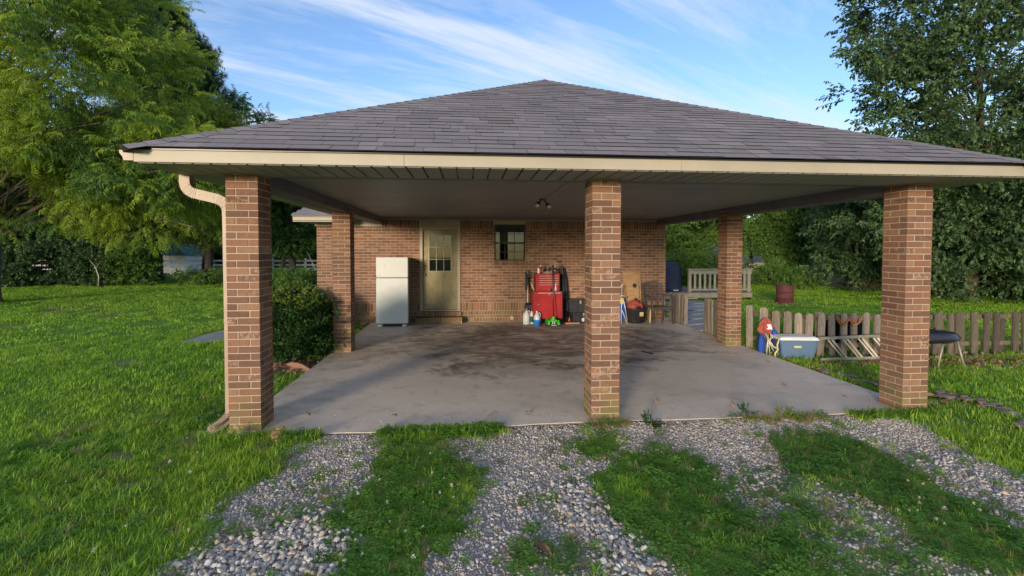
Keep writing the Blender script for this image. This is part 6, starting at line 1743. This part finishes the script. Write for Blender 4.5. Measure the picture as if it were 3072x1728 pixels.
def coarse(x, y):
    wx, wy = wobble(x, y, .08); return inpoly(wx, wy, COARSE[0]) | inpoly(wx, wy, COARSE[1])
bareg = lambda x, y, r_: (cover(x, y) < .2) & (r_.random(len(x)) < .35 + .9 * fbm(x, y, 2.2, 61))
gravel((.3, 7.2, -2.9, .25), 7500, .0036, .0092, 71, lambda x, y, r_: bareg(x, y, r_) & ~coarse(x, y))
gravel((.3, 7.2, -2.9, .25), 480, .010, .018, 72, bareg)
gravel((.3, 7.2, -2.9, .25), 1500, .0045, .013, 73, lambda x, y, r_: (cover(x, y) > .2) & (cover(x, y) < .9))
gravel((.3, 7.2, -2.9, .25), 240, .012, .022, 74, lambda x, y, r_: inpoly(x, y, DRIVE) & (cover(x, y) < .95) & (y < -.9))
gravel((.3, 4.0, -2.9, -.8), 2900, .010, .023, 75, lambda x, y, r_: coarse(x, y) & (cover(x, y) < .9), .9)
gravel((.3, 4.0, -2.9, -.8), 1400, .013, .026, 76, lambda x, y, r_: coarse(x, y) & (cover(x, y) < .9) & (r_.random(len(x)) < .6), 1.8)
gravel((.2, 1.4, -2.9, .1), 900, .006, .016, 77, lambda x, y, r_: (np.hypot(x - .6, y + 1.9) < .8) & (r_.random(len(x)) < .4))
JIT[0] = 0.0
xd = rng.uniform(.3, 7.0, 130); yd = rng.exponential(.35, 130) + .02; gpX.append(np.stack([xd, yd, np.full(130, .002)], -1)); gS.append(rng.uniform(.003, .008, 130)); gR.append(rots(130, rng, .3))
gpX = np.concatenate(gpX); gS = np.concatenate(gS); gR = np.concatenate(gR)
gv = instancer('gravel', gpX, gR, gS, rng.integers(0, len(ST), len(gpX)), ST, None, 'stuff')
tag(gv, 'grey and tan gravel stones spread over the driveway', 'gravel', kind='stuff')
print('gravel instances', len(gpX))

# dry leaves
b = MB(); V = []
for i in range(5):
    u = i / 4; w = .016 * math.sin(math.pi * min(1, u * .9 + .05)); V += [(-w, -.03 + .06 * u, .008 * math.sin(u * 4)), (w, -.03 + .06 * u, .008 + .008 * math.sin(u * 4))]
b.add(V, [(2 * i, 2 * i + 1, 2 * i + 3, 2 * i + 2) for i in range(4)])
S_lf = [source('dry_leaf', b, 'brown_leaf')]
px_, py_ = [], []
for (cx, cy, rx, ry, n_) in ((10.6, 2.2, 2.2, .45, 420), (8.4, 2.2, .9, .2, 120), (-.45, 2.75, .5, .45, 160), (7.8, .9, .5, 1.0, 130), (13, 10.3, .7, .5, 120), (-16, 20.3, 3, .8, 300)):
    px_.append(rng.normal(cx, rx * .5, n_)); py_.append(rng.normal(cy, ry * .5, n_))
px_ = np.concatenate(px_); py_ = np.concatenate(py_); k = off_slab(px_, py_); px_, py_ = px_[k], py_[k]
pz_ = hgt(px_, py_) + rng.uniform(.005, .04, len(px_))
sx_ = np.array([.6, .9, 1.5, 2.9, 4.4, 5.2, 6.3, 6.7, .25, .35, 1.9, 3.3, 6.9, 7.0]); sy_ = np.array([.4, 2.8, .3, .25, .5, .3, 1.0, .5, 3.0, 4.6, 5.9, 6.3, 2.2, 4.0])
px_ = np.concatenate([px_, sx_]); py_ = np.concatenate([py_, sy_]); pz_ = np.concatenate([pz_, np.full(len(sx_), .008)])
lf = instancer('leaf_litter', np.stack([px_, py_, pz_], -1), rots(len(px_), rng, .3), rng.uniform(.7, 1.7, len(px_)), np.zeros(len(px_), int), S_lf, None, 'stuff')
tag(lf, 'dry brown leaves scattered in the grass by the fence and the bush', 'leaves', kind='stuff')
